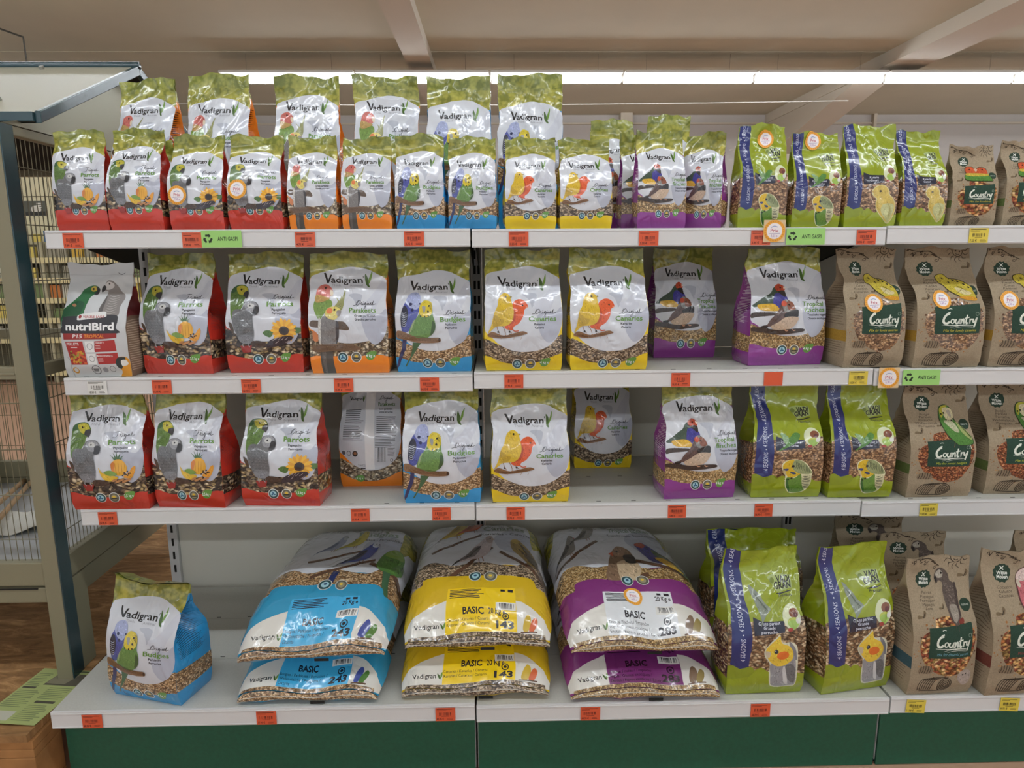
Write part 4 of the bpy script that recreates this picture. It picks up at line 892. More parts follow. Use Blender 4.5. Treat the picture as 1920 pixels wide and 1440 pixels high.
    for (su_, sv_, rad, price) in stickers:
        a = offer_sticker(price); q, t, k, l = a.flat(6, 6)
        U = su_ + (q[:, 0] - .5) * 2 * rad / w; V_ = sv_ + (q[:, 1] - .5) * 2 * rad / h
        N = grid_normals(PF); pv_ = bilin(PF, U, V_); pn_ = bilin(N, U, V_); pn_ /= np.linalg.norm(pn_, axis=1)[:, None]
        me = mesh_arrays('price_sticker', pv_ + pn_ * (.0022 + .0001 * l)[:, None], [t], [np.zeros(len(t))], [M['card']], np.array([key_colour(x) for x in a.keys])[k], q * rad * 2, pn_)
        prop(link('price_sticker', me, root), 'round orange and white price sticker')
    return root

# ------------------------------------------------------------------ hall
M['ceiling'] = plain('matt_ceiling_boards', '#8b8778', .9, k=2.1, bump=.05, bscale=30, var=.05, vscale=1.2)
M['wall'] = plain('matt_wall_paint', '#98938e', .9, k=1.6, var=.04, vscale=1.0)
M['beam'] = plain('painted_beam', '#9a9284', .8, k=1.7)
M['floor'] = plain('tan_floor_tiles', '#a5836c', .55, k=1.35, bump=.05, bscale=12, var=.08, vscale=2.5)
M['housing'] = plain('white_lamp_housing', '#b8b4ac', .5)
M['white_steel'] = plain('white_powder_coated_steel', '#bcbcbb', .42, bump=.03, bscale=500, k=1.35)
M['deck'] = plain('grey_speckled_deck_steel', '#9a9a94', .45, bump=.08, bscale=700, k=1.7, var=.06, vscale=220)
M['panel'] = plain('cream_back_panel_steel', '#a6a49a', .55, bump=.03, bscale=400, k=1.9)
M['dark_steel'] = plain('dark_bracket_steel', '#38362f', .5, k=1.2)
M['green_steel'] = plain('dark_green_kick_plate', '#16503b', .45, bump=.05, bscale=350, k=1.25, var=.12, vscale=120)
M['black'] = plain('black_gap', '#16150f', .8, k=1.0)
def structure(name, x0, x1, y0, y1, z0, z1, mat):
    return prop(MB().box(x0, x1, y0, y1, z0, z1).build(name, mat), kind='structure')
HX0, HX1, HY0, HY1, CZ = -9.0, 11.0, -7.0, 10.7, 3.6
structure('floor', HX0, HX1, HY0, HY1, -.1, 0, M['floor'])
structure('ceiling', HX0, HX1, HY0, HY1, CZ, CZ + .1, M['ceiling'])
structure('wall_back', HX0, HX1, HY1, HY1 + .15, 0, CZ, M['wall'])
structure('trim_1', HX0, HX1, HY1 - .05, HY1, CZ - .16, CZ - .13, M['beam'])
structure('beam_1', -.97, -.68, HY0, HY1, CZ - .12, CZ, M['beam'])
structure('beam_2', 4.7, 5.2, HY0, HY1, CZ - .15, CZ, M['beam'])
structure('beam_3', HX0, HX1, 6.95, 7.03, CZ - .004, CZ, M['ceiling'])
prop(MB().prism([(4.72, 10.7, 2.9), (4.72, 10.55, 2.9), (4.72, 7.6, CZ - .15), (4.72, 10.7, CZ - .15)], (.42, 0, 0)).build('beam_brace', M['beam']), kind='structure')
structure('column_1', 4.94, 5.18, 10.45, 10.7, 0, CZ, M['beam'])
structure('column_2', 2.18, 2.38, 10.5, 10.7, 0, CZ, M['beam'])
structure('column_3', 6.55, 6.6, 10.6, 10.7, 0, CZ, M['beam'])

# fluorescent rows under the ceiling, one behind the shelves and the same rows over the other aisles
def tube_mat():
    nt = NT('fluorescent_tube'); nt.set(Roughness=.4)
    nt.b.inputs['Emission Color'].default_value = (.91, .98, 1.06, 1); nt.b.inputs['Emission Strength'].default_value = TUBE_POWER
    return nt.m
M['tube'] = tube_mat()
def lamp_proto():
    r = empty('ceiling_light', (0, 0, 0), 0, 'tube light', 'ceiling light', 'fluorescent tube lights')
    MB().box(-.775, .775, -.16, .16, .047, .075).build('housing', M['housing'], r, bevel=.004)  # shaped extra wide to keep the tube's light off the ceiling
    MB().tube([(-.765, 0, 0), (-.74, 0, 0), (.74, 0, 0), (.765, 0, 0)], .04, 10).build('tube', M['tube'], r, smooth=True)
    for s in (-1, 1): MB().box(s * .785 - .012, s * .785 + .012, -.03, .03, -.03, .085).build('end_cap', M['housing'], r)
    for s in (-1, 1): MB().tube([(s * .5, 0, .085), (s * .5, 0, .29)], .0012, 4).build('hanging_wire', M['dark_steel'], r)
    return r
def copy_thing(o, loc=None, label=None, group=None):
    c = o.copy(); COL.objects.link(c)
    if loc is not None: c.location = loc
    if label: c['label'] = label
    if group: c['group'] = group
    for ch in list(o.children):
        d = ch.copy(); COL.objects.link(d); d.parent = c
        for g in list(ch.children): e = g.copy(); COL.objects.link(e); e.parent = d
    return c
L0 = lamp_proto(); first = True
SEENL = {1: 'white tube light above the middle orange bags in back row, leftmost one showing',
         2: 'white tube light behind the tops of the blue back row bags', 3: 'white tube light just right of the tall blue bag in back row', 4: 'whole white tube light above the purple finch bags',
         5: 'whole white tube light above the lime bags, ending near the slanted beam', 6: 'white tube light right of the slanted beam', 7: 'white tube light cut by the right edge of the picture'}
for ry in (7.05, 3.0, -1.05, -5.1):
    for k in range(1 if ry == 7.05 else 0, 9):
        X = 3.16 + (k - 5) * 1.578 + .789
        if ry == 7.05: lab, grp = SEENL.get(k, 'white tube light hidden behind the row of back bags'), 'fluorescent tube lights behind the shelves'
        else: lab, grp = 'white tube light over another aisle, above the picture', 'fluorescent tube lights over the aisles'
        if first: L0.location = (X, ry, 3.31); L0['label'] = lab; L0['group'] = grp; first = False
        else: copy_thing(L0, (X, ry, 3.31), lab, grp)
# thin cable strung across the hall below the lights
pts = [(-6.0 + i * .9, 8.0, 3.27 - .05 * math.sin(i / 12 * PI)) for i in range(13)]
prop(MB().tube(pts, .006, 5).build('wall_cable', M['housing']), 'thin white cable strung below the ceiling lights behind the bags', 'cable')
r = empty('hanging_sign_frame', (-4.3, 5.2, 2.7), 0, 'thin wire frame hanging above the cage roof at the left', 'hanging frame')
for p in (((-.9, 0, .88), (.05, 0, .55), (.06, 0, 0)), ((-.9, -.02, .45), (-.85, -.02, .1), (-.75, -.02, -.1))): MB().tube(p, .009, 5).build('wire', M['dark_steel'], r)
MB().prism([(-1.3, .05, -.2), (.05, .05, -.2), (-.25, .05, .08), (-.6, .05, .2), (-1.0, .05, .24), (-1.3, .05, .2)], (0, .03, 0)).build('grey_hood', plain('grey_hood_plastic', '#6e675e', .6), r)

# ------------------------------------------------------------------ gondola shelving
ZT = {'T': (1.3337, 1.3321, 1.3347), 'S': (.9819, .9877, .9857), 'H': (.6442, .6426, .6381), 'B': (.2212, .2155, .2181)}
ROWN = {'T': 'top', 'S': 'second', 'H': 'third', 'B': 'bottom'}
BAYN = ['left bay, beside the cage', 'middle bay', 'right bay, running out of the picture']
def slits(mb, x0, x1, y, z, n):
    for i in range(n):
        x = x0 + (i + .5) * (x1 - x0) / n; mb.box(x - .006, x + .006, y - .0013, y + .0013, z, z + .0003)
def make_shelf(kind, b):
    g = .0025; x0, x1 = -1.0 + b + g, b - g; z = ZT[kind][b]; yf = -.206 if kind == 'B' else 0.0; yb = .412
    r = empty('bottom_deck' if kind == 'B' else 'shelf', (x0, yf, z), 0, f'{"grey bottom deck with green kick plate" if kind == "B" else "white steel shelf, " + ROWN[kind] + " level"}, {BAYN[b]}', 'shelf', 'steel shelves of the display')
    L = x1 - x0; D_ = yb - yf; ed = [0.0035, .206, .412] if kind != 'B' else [.0035, .206, .412, .612]
    for i in range(len(ed) - 1):
        mb = MB().box(0, L, ed[i] + .0006, min(ed[i + 1], D_) - .0006, -.024, 0)
        mb.mi = 1
        if kind != 'B' or i: slits(mb, 0, L, ed[i] + .010, 0, 11)
        mb.build('deck_board', [M['deck'], M['black']], r)
    mb = MB().box(-.0005, L + .0005, -.0035, .0035, -.0422, .0004)
    for zz_ in (-.0045, -.0385): mb.box(0, L, -.0048, -.0035, zz_ - .0008, zz_ + .0008)
    mb.build('price_rail', M['white_steel'], r, bevel=.0006)
    if kind != 'B':
        for xx in (.004, L - .007):
            MB().prism([(xx, .10, -.0245), (xx, D_ - .01, -.0245), (xx, D_ - .01, -.10), (xx, .16, -.045)], (.003, 0, 0)).build('bracket', M['dark_steel'], r)
    else:
        MB().box(.0015, L - .0015, .036, .042, -z + .002, -.0425).build('kick_plate', M['green_steel'], r)
        MB().box(0, L, .05, D_, -z, -z + .0115).build('plinth', M['black'], r)
        for xx in (.0, L - .004): MB().box(xx, xx + .004, .043, D_ - .002, -z + .012, -.0245).build('side_plate', M['white_steel'], r)
    return r
for kind in 'TSHB':
    for b in range(3): make_shelf(kind, b)
for i, x in enumerate((-1.0, 0.0, 1.0, 2.0)):
    mb = MB().box(x - .0 - (.0 if i == 0 else .015), x + (.03 if i == 0 else .015), .418, .47, 0, 1.36)
    xc = x + .015 if i == 0 else x
    mb.mi = 1
    for k in range(24):
        for s in ((-.006, .006) if i else (0,)): mb.box(xc + s - .0035, xc + s + .0035, .4174, .418, .27 + k * .045, .295 + k * .045)
    prop(mb.build('slotted_upright', [M['white_steel'], M['black']]), ['slotted steel upright at the left end of the shelving', 'slotted steel upright between left and middle bay', 'slotted steel upright seen behind the lime cockatiel bags', 'slotted steel upright beyond the right edge of the picture'][i], 'upright', 'slotted uprights')
for b in range(3):
    r = empty('back_panel', (-1.0 + b, .43, 0), 0, ['cream steel back panel with a diagonal shadow behind the single blue bag', 'cream steel back panel behind the sacks of middle bay', 'cream steel back panel behind the brown paper bags'][b], 'back panel', 'steel back panels')
    for z0, z1 in ((.05, .64), (.642, .985), (.987, 1.345)):
        MB().box(.031 if b == 0 else .016, .984, 0, .012, z0, z1).build('panel_sheet', M['panel'], r, bevel=.001)

# ------------------------------------------------------------------ price tags
def shelf_tag(kind='orange', price='14.95'):
    base = {'orange': '#c4502e', 'yellow': '#c8b440', 'white': '#c9c9c4', 'blank': '#c4502e', 'pale': '#c4583a'}[kind]; ink = '#4a1c14' if kind in ('orange', 'pale') else '#3a3420'
    a = Art((0, 100, 0, 100, 0, 74)); a.rnd.seed(sum(map(ord, price)))
    if kind != 'blank':
        a.lines(6, 6, 84, 1, 6, 2.5, ink, .1); a.lines(6, 13, 50, 1, 6, 2.2, ink, .2); a.bars(16, 26, 66, 17, 30, ink); a.lines(30, 46, 40, 1, 4, 2, ink, .1)
        a.tx(price + ' €', 6, 67, 11, ink, w=36, bold=.02); a.lines(58, 58, 34, 2, 6, 2, ink, .3)
    return (a if a.T else None), base
def rail_y(kind): return (-.206 if kind == 'B' else 0.0) - .0055
def put_tag(x, kind, b, colour, price, label, w=.047, h=.0345, dz=0.0, rot=0.0):
    a, base = shelf_tag(colour, price); z = ZT[kind][b] - .0422 + h / 2 + .0015 + dz
    o = card('price_tag', a, w, h, base, .0005); o.location = (x, rail_y(kind), z); o.rotation_euler = (0, rot, 0)
    return prop(o, label, 'price tag', {'orange': 'orange price tags', 'yellow': 'yellow price tags'}.get(colour))
def green_sign(x, kind, b, label):
    a = Art((0, 100, 0, 100, 0, 42)); K = '#1c2a18'
    for i in range(3):
        t = i * 2 * PI / 3 - PI / 2; c, s = math.cos(t), math.sin(t); cx, cy = 16 + 8 * c, 21 + 8 * s; px, py = -s, c
        a.poly([cx - 6 * px - 2.5 * c, cy - 6 * py - 2.5 * s, cx - 6 * px + 2.5 * c, cy - 6 * py + 2.5 * s, cx + 2 * px + 2.5 * c, cy + 2 * py + 2.5 * s, cx + 2 * px - 2.5 * c, cy + 2 * py - 2.5 * s], K)
        a.poly([cx + 2 * px + 5 * c, cy + 2 * py + 5 * s, cx + 2 * px - 5 * c, cy + 2 * py - 5 * s, cx + 8 * px - c, cy + 8 * py - s], K)
    a.tx('ANTI GASPI', 40, 26, 10, '#22301c', w=50, bold=.012)
    o = card('clearance_sign', a, .094, .039, '#8fc06a', .0005); o.location = (x, rail_y(kind) - .0012, ZT[kind][b] - .021); return prop(o, label, 'sign', 'green clearance signs')
def round_offer(x, kind, b, dz, price, label):
    a = offer_sticker(price); a.f = (-50, 50, -50, 50, -50, 50)
    o = card('offer_sticker', a, .052, .052, '#c9b088', .0004); o.location = (x, rail_y(kind) - .0022, ZT[kind][b] - .021 + dz); return prop(o, label, 'sticker', 'round offer stickers on the rails')

TAGS = [
 ('T', 0, -.933, 'orange', '7.99', 'orange price tag at the far left end of the top shelf rail'),
 ('T', 0, -.656, 'pale', '7.99', 'orange price tag on top shelf rail, touching the left green clearance sign'),
 ('T', 0, -.392, 'pale', '4.75', 'orange price tag on top shelf rail, below the small orange bags'),
 ('T', 0, -.135, 'orange', '4.95', 'orange price tag on top shelf rail, below the small blue bags'),
 ('T', 1, .113, 'orange', '5.25', 'orange price tag on top shelf rail, below the small yellow bags'),
 ('T', 1, .424, 'orange', '5.50', 'orange price tag on top shelf rail, below the purple finch bags'),
 ('T', 1, .694, 'pale', '3.95', 'orange price tag half covered by the round offer sticker, top shelf rail'),
 ('T', 1, .950, 'orange', '3.95', 'orange price tag on top shelf rail, below the tall lime chick bag'),
 ('T', 2, 1.224, 'yellow', '7.25', 'yellow price tag on top shelf rail, below the brown paper bags'),
 ('S', 0, -.918, 'white', '18.50', 'white price tag on second shelf rail, below the white pellet bag'),
 ('S', 0, -.762, 'orange', '16.95', 'orange price tag on second shelf rail, below the pineapple bag'),
 ('S', 0, -.545, 'orange', '16.95', 'orange price tag on second shelf rail, below the sunflower bag'),
 ('S', 0, -.319, 'orange', '15.95', 'orange price tag on second shelf rail, below the orange parakeet bag'),
 ('S', 0, -.108, 'orange', '14.95', 'orange price tag on second shelf rail, below the blue budgie bag'),
 ('S', 1, .100, 'orange', '15.95', 'orange price tag on second shelf rail, below the left yellow canary bag'),
 ('S', 1, .515, 'orange', '16.50', 'orange price tag on second shelf rail, below the shaded purple bag'),
 ('S', 1, .747, 'blank', '', 'blank orange tag without print on the second shelf rail'),
 ('S', 1, .961, 'yellow', '16.30', 'yellow price tag on second shelf rail, below the left brown canary bag'),
 ('H', 0, -.931, 'orange', '16.95', 'orange price tag at the left end of the third shelf rail'),
 ('H', 0, -.294, 'orange', '15.95', 'orange price tag on third shelf rail, below the turned round bag'),
 ('H', 0, -.087, 'orange', '14.95', 'orange price tag on third shelf rail, below the blue budgie bag'),
 ('H', 1, .103, 'orange', '15.95', 'orange price tag on third shelf rail, below the front yellow bag'),
 ('H', 1, .519, 'orange', '16.40', 'orange price tag on third shelf rail, below the purple finch bag'),
 ('H', 1, .744, 'orange', '16.90', 'orange price tag on third shelf rail, below the left lime bag'),
 ('H', 2, 1.177, 'yellow', '9.45', 'yellow price tag on third shelf rail, below the brown budgie bag'),
 ('B', 0, -.902, 'orange', '20.95', 'orange price tag at the left end of the bottom deck rail'),
 ('B', 0, -.495, 'orange', '37.95', 'orange price tag on bottom deck rail, below the blue sacks'),
 ('B', 0, -.072, 'orange', '42.95', 'orange price tag on bottom deck rail, below the left part of the yellow sacks'),
 ('B', 1, .274, 'orange', '44.95', 'orange price tag on bottom deck rail, below the purple sacks'),
 ('B', 1, .684, 'orange', '25.70', 'orange price tag on bottom deck rail, below the left front lime bag'),
 ('B', 2, 1.062, 'yellow', '11.90', 'yellow price tag on bottom deck rail, slightly slanted, below the grey parrot bag'),
 ('B', 2, 1.292, 'yellow', '9.75', 'yellow price tag on bottom deck rail, below the pink cockatoo bag'),
]
for k, b, x, c, p, l in TAGS: put_tag(x, k, b, c, p, l, rot=.06 if c == 'yellow' and k == 'B' else 0.0)
green_sign(-.587, 'T', 0, 'green clearance sign on the left part of the top shelf rail'); green_sign(.802, 'T', 1, 'green clearance sign on top shelf rail, below the lime budgie bags'); green_sign(1.120, 'S', 2, 'green clearance sign on the second shelf rail')
round_offer(.725, 'T', 1, .013, '3,55', 'round orange offer sticker on the top shelf rail, beside the green sign')
round_offer(1.037, 'S', 2, 0.0, '6,90', 'round orange offer sticker on the second shelf rail, beside the green sign')

# ------------------------------------------------------------------ pallet with the aviary cage
M['board'] = None
def _board():
    nt = NT('brown_fibre_board'); nt.set(Roughness=.85); tc = nt.n('ShaderNodeTexCoord')
    mp = nt.n('ShaderNodeMapping'); mp.inputs['Scale'].default_value = (1.0, 3.2, 1.0); nt.l(tc.outputs['Object'], mp.inputs['Vector'])
    n1 = nt.n('ShaderNodeTexNoise', i_Scale=9.0, i_Detail=8.0, i_Roughness=.65, i_Distortion=1.2); nt.l(mp.outputs[0], n1.inputs['Vector'])
    r = ramp(nt, [(.3, rgba('#5a4024', 1.7)), (.52, rgba('#7a5a36', 1.8)), (.72, rgba('#a07e56', 1.8))]); nt.l(n1.outputs['Fac'], r.inputs['Fac']); nt.l(r.outputs['Color'], nt.b.inputs['Base Color'])
    bp = nt.n('ShaderNodeBump', i_Strength=.5, i_Distance=.008); nt.l(n1.outputs['Fac'], bp.inputs['Height']); nt.l(bp.outputs['Normal'], nt.b.inputs['Normal']); return nt.m
M['board'] = _board()
M['wood'] = plain('pale_pallet_wood', '#94693c', .75, k=1.3, bump=.2, bscale=60, var=.25, vscale=14)
pal = empty('wooden_pallet', (-1.03, -.235, 0), 0, 'pale wooden pallet under the cage at the lower left', 'pallet')
for i in range(3):
    y = .0 + i * .58
    for j in range(3): MB().box(-1.2 + j * .53, -1.06 + j * .53, y, y + .1, .022, .122).build('block', M['wood'], pal, bevel=.003)
    MB().box(-1.2, 0, y, y + .1, 0, .021).build('bottom_board', M['wood'], pal, bevel=.002)
for j in range(3): MB().box(-1.2 + j * .53, -1.06 + j * .53, 0, 1.26, .1225, .144).build('stringer_board', M['wood'], pal, bevel=.002)
for i in range(7): MB().box(-1.2, 0, .0 + i * .19, .12 + i * .19, .1445, .166).build('top_board', M['wood'], pal, bevel=.002)
bm = bmesh.new(); bmesh.ops.create_grid(bm, x_segments=50, y_segments=60, size=.5)
for v in bm.verts:
    v.co.x = -1.27 + v.co.x * 1.3 * .98 * 1.0 + .62 * 0; v.co.y *= 1.42
g = bmesh.ops.extrude_face_region(bm, geom=bm.faces[:]); top = [v for v in g['geom'] if isinstance(v, bmesh.types.BMVert)]
for v in top: v.co.z += .018
rn = random.Random(4)
for v in top: v.co.z += .0008 * math.sin(v.co.x * 31 + v.co.y * 17) + .0006 * math.sin(v.co.x * 13 - v.co.y * 41)
bmesh.ops.recalc_face_normals(bm, faces=bm.faces); me = bpy.data.meshes.new('fibre_board'); bm.to_mesh(me); bm.free(); me.materials.append(M['board'])
fb = link('fibre_board', me); fb.location = (-.405, .47, .167); prop(fb, 'brown fibre board covering the pallet below the cage', 'board')

M['cage_cream'] = plain('olive_cream_hammered_paint', '#7f7a62', .45, k=1.1, bump=.05, bscale=800)
M['cage_green'] = plain('dark_green_hammered_paint', '#1f3a40', .22, k=1.2, bump=.05, bscale=800, spec=.8)
M['roof_top'] = plain('cream_roof_sheet', '#aaa794', .4, k=.95, bump=.05, bscale=300)
M['gable'] = plain('hammered_grey_gable_sheet', '#8c8976', .3, metal=.45, k=1.0, bump=.05, bscale=800)
M['wire'] = plain('cage_wire', '#6e6850', .45, metal=.3, k=1.1)
M['lining'] = plain('dark_roof_lining', '#1c1d18', .85, k=1.0)
M['tray'] = plain('pale_tray_plastic', '#8e9090', .5, k=1.45, bump=.06, bscale=500)
M['perch'] = plain('beech_perch_wood', '#9a7c58', .6, k=1.4, var=.15, vscale=20)
M['steel'] = plain('zinc_bolt_head', '#9a9a94', .3, metal=.8)
CX0, CX1, CY0, CY1, CB, CT = -.82, 0.0, 0.0, .93, .0, 1.385
cage = empty('bird_cage', (-1.055, -.03, .188), 0, 'large olive bird aviary with a pitched cream roof, standing left of the shelves', 'bird cage')
for x, y in ((CX1, CY0), (CX1, CY1), (CX0, CY0), (CX0, CY1)):
    o = -1 if x == CX1 else 1; yy = (y, y + .046) if y == CY0 else (y - .046, y)
    p = MB().box(min(x, x + o * .04), max(x, x + o * .04), yy[0], yy[1], CB, CT).build('corner_post', M['cage_cream'], cage, bevel=.003)
    x2 = x + (-o) * .003
    MB().box(min(x, x2), max(x, x2), yy[0] + .001, yy[1] - .001, CB + .002, CT - .002).build('post_edge', M['cage_green'], p)
    if y == CY0: MB().box(min(x + o * .002, x + o * .012), max(x + o * .002, x + o * .012), yy[1], yy[1] + .062, CB, .26).build('leg_plate', M['cage_cream'], p)
def rail(x0, x1, y0, y1, z0, z1, name='rail', mat='cage_cream'): return MB().box(x0, x1, y0, y1, z0, z1).build(name, M[mat], cage, bevel=.003)
IX0, IX1, IY0, IY1 = CX0 + .041, CX1 - .041, CY0 + .047, CY1 - .047
for (z0, z1, n) in ((.262, .325, 'bottom_rail'), (.795, .826, 'middle_rail'), (CT - .022, CT, 'top_rail')):
    rail(IX0, IX1, CY0 + .004, CY0 + .03, z0, z1, n); rail(IX0, IX1, CY1 - .03, CY1 - .004, z0, z1, n)
    rail(CX1 - .03, CX1 - .004, IY0, IY1, z0, z1, n); rail(CX0 + .004, CX0 + .03, IY0, IY1, z0, z1, n)
d = rail(IX0, IX1, CY0 + .006, CY0 + .028, .215, .256, 'tray_front'); MB().box(IX0 + .02, IX1 - .02, CY0 + .004, CY0 + .0055, .252, .256).build('slot', M['black'], d)
rail(CX1 - .028, CX1 - .006, IY0, IY1, .2, .26, 'side_skirt'); rail(CX0 + .006, CX0 + .028, IY0, IY1, .2, .26, 'side_skirt'); rail(IX0, IX1, CY1 - .028, CY1 - .006, .2, .26, 'back_skirt')
rail(IX0, IX1, CY0 + .002, CY0 + .034, .806, .812, 'door_lip')
def wires(name, axis, c, a0, a1):
    for z0, z1 in ((.326, .794), (.827, CT - .023)):
        mb = MB(); n = int(round((a1 - a0) / .0165))
        for i in range(n + 1):
            a = a0 + (a1 - a0) * i / n; p = (a, c) if axis == 'x' else (c, a)
            mb.tube([(p[0], p[1], z0), (p[0], p[1], z1)], .0011, 4, False)
        for k in range(4):
            z = z0 + (z1 - z0) * (k + .5) / 4
            mb.tube([(a0, c - .002, z), (a1, c - .002, z)] if axis == 'x' else [(c + .002, a0, z), (c + .002, a1, z)], .0014, 4, False)
        mb.build(name, M['wire'], cage)
wires('front_wire_panel', 'x', CY0 + .017, IX0, IX1); wires('back_wire_panel', 'x', CY1 - .017, IX0, IX1)
wires('side_wire_panel', 'y', CX1 - .017, IY0, IY1); wires('side_wire_panel', 'y', CX0 + .017, IY0, IY1)
t = MB().box(CX0 + .03, CX1 - .03, CY0 + .03, CY1 - .03, .232, .24).build('floor_tray', M['tray'], cage)
for p in (((-.33, .06, .33), (-.69, .9, .25)), ((-.29, .06, .30), (-.66, .9, .25))): MB().tube(p, .008, 8).build('perch', M['perch'], cage, smooth=True)
# roof: two sheets, dark edge trims, gable ends
RE, RR = CT + .022, CT + .248; y0, ym, y1 = .085, .585, 1.085; y0, ym, y1 = CY0 + .085, .585, 1.085
rx0, rx1 = CX0 - .05, .034
for a, b, nm in ((y0, ym, 'roof_sheet'), (y1, ym, 'roof_sheet')):
    s = 1 if b > a else -1
    rf = MB().hexa([(rx0, a, RE), (rx1, a, RE), (rx1, b, RR), (rx0, b, RR), (rx0, a, RE + .012), (rx1, a, RE + .012), (rx1, b, RR + .012), (rx0, b, RR + .012)]).build(nm, M['roof_top'], cage)
    if s > 0:
        for q, (bx, t_) in enumerate(((-.22, .93), (-.12, .22), (-.62, .5))):
            MB().tube([(bx, a + (b - a) * t_, RE + (RR - RE) * t_ + .012), (bx, a + (b - a) * t_ - .004, RE + (RR - RE) * t_ + .02)], .007, 8).build('bolt', M['steel'], rf)
    MB().hexa([(rx0, a, RE - .012), (rx1, a, RE - .012), (rx1, b, RR - .012), (rx0, b, RR - .012), (rx0, a, RE - .001), (rx1, a, RE - .001), (rx1, b, RR - .001), (rx0, b, RR - .001)]).build('roof_lining', M['lining'], cage)
    for xx in (rx1, rx0 - .014):
        MB().hexa([(xx, a - s * .004, RE - .013), (xx + .014, a - s * .004, RE - .013), (xx + .014, b, RR - .013), (xx, b, RR - .013), (xx, a - s * .004, RE + .0145), (xx + .014, a - s * .004, RE + .0145), (xx + .014, b, RR + .0145), (xx, b, RR + .0145)]).build('gable_trim', M['cage_green'], cage, bevel=.002)
    MB().box(rx0, rx1, min(a - s * .012, a - s * .001), max(a - s * .012, a - s * .001), RE - .010, RE + .0125).build('eave_trim', M['cage_green'], cage, bevel=.002)
MB().tube([(rx0, ym, RR + .014), (rx1 + .014, ym, RR + .014)], .012, 8).build('ridge_cap', M['cage_green'], cage, smooth=True)
for xx in (CX1 - .006, CX0 + .002):
    MB().prism([(xx, CY0 + .02, CT + .001), (xx, CY1 - .02, CT + .001), (xx, CY1 - .02, RE + .045), (xx, ym, RR - .03), (xx, CY0 + .12, RE + .005)], (.004, 0, 0)).build('gable_panel', M['gable'], cage)
# paper lying on the tray
bm = bmesh.new(); bmesh.ops.create_grid(bm, x_segments=14, y_segments=14, size=.5); rn = random.Random(7)
for v in bm.verts: v.co = Vector((v.co.x * .22, v.co.y * .2, .012 + .010 * math.sin(v.co.x * 9 + 1) * math.sin(v.co.y * 7 + 2) + .004 * rn.random()))
me = bpy.data.meshes.new('paper_sheet'); bm.to_mesh(me); bm.free(); me.materials.append(plain('white_tissue_paper', '#b4b3aa', .8, k=1.4)); sh = link('paper_sheet', me)
sol = sh.modifiers.new('thickness', 'SOLIDIFY'); sol.thickness = .001
sh.location = (-1.49, .44, .4295); sh.rotation_euler = (0, 0, .3); prop(sh, 'crumpled white paper sheet lying on the cage tray', 'paper')

# leaflet on the board in front of the cage
a = Art((0, 100, 0, 100, 0, 140)); a.rnd.seed(31); GK = '#4a5234'
a.poly([0, 0, 100, 0, 100, 140, 0, 140], '#9aa56a'); a.lines(30, 3, 60, 1, 5, 4, GK); a.poly([40, 12, 97, 12, 97, 44, 34, 44], '#4e4a3e'); a.poly([40, 14, 80, 14, 70, 40, 36, 40], '#77735f')
a.lines(4, 14, 26, 8, 4.5, 1.8, '#6d7850'); a.lines(4, 50, 30, 1, 5, 5, '#4a483c'); a.lines(4, 60, 42, 10, 4.5, 1.8, '#6d7850'); a.lines(52, 50, 44, 7, 4.5, 1.8, '#6d7850'); a.lines(56, 84, 40, 1, 5, 6, '#4a483c')
a.lines(52, 95, 42, 9, 4.4, 1.8, '#6d7850'); a.poly([8, 112, 46, 112, 46, 134, 8, 134], '#b0b0a0')
lf = card('leaflet', a, .15, .215, '#9aa56a', .0008); lf.rotation_euler = (-PI / 2, 0, -.12 + PI * 0); lf.location = (-1.10, -.095, .1895)
prop(lf, 'green printed leaflet lying on the brown board in front of the cage', 'leaflet')

# ------------------------------------------------------------------ the far end of the hall, seen through the cage
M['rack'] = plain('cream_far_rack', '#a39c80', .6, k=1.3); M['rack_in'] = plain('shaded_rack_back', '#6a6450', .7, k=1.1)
rk = empty('display_rack', (-5.2, 5.4, 0), 0, 'far display rack with rows of small packets, seen through the cage bars', 'rack')
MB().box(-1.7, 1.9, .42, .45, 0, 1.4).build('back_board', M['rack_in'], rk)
MB().box(-1.7, 1.9, .45, .48, 0, 2.7).build('header_board', plain('cream_header_board', '#bdb595', .8, k=1.5), rk)  # added board standing in for the brighter lit wall, light put into its cream
for x in (-1.7, -.5, .7, 1.86): MB().box(x, x + .04, 0, .42, 0, 1.42).build('side_panel', M['rack'], rk)
zs = (.12, .46, .66, .86, 1.06, 1.26); rcol = {}
for z in zs:
    sf = MB().box(-1.66, 1.86, 0, .42, z - .02, z).build('rack_shelf', M['rack'], rk)
    MB().box(-1.66, 1.86, -.012, -.001, z - .05, z + .005).build('price_strip', plain('cream_price_strip', '#c0b487', .6, k=1.4) if 'strip' not in rcol else rcol['strip'], sf)
    rcol.setdefault('strip', bpy.data.objects[-1].data.materials[0] if False else sf.children[0].data.materials[0])
rn = random.Random(19); pk = {}
for c in ('#c09a3a', '#b8b4a0', '#b06a2e', '#6a7a4a', '#c8b45a', '#8a8470', '#3a5a7a'): pk[c] = plain('packet_print_' + c[1:], c, .5, k=1.3)
cnt = 0
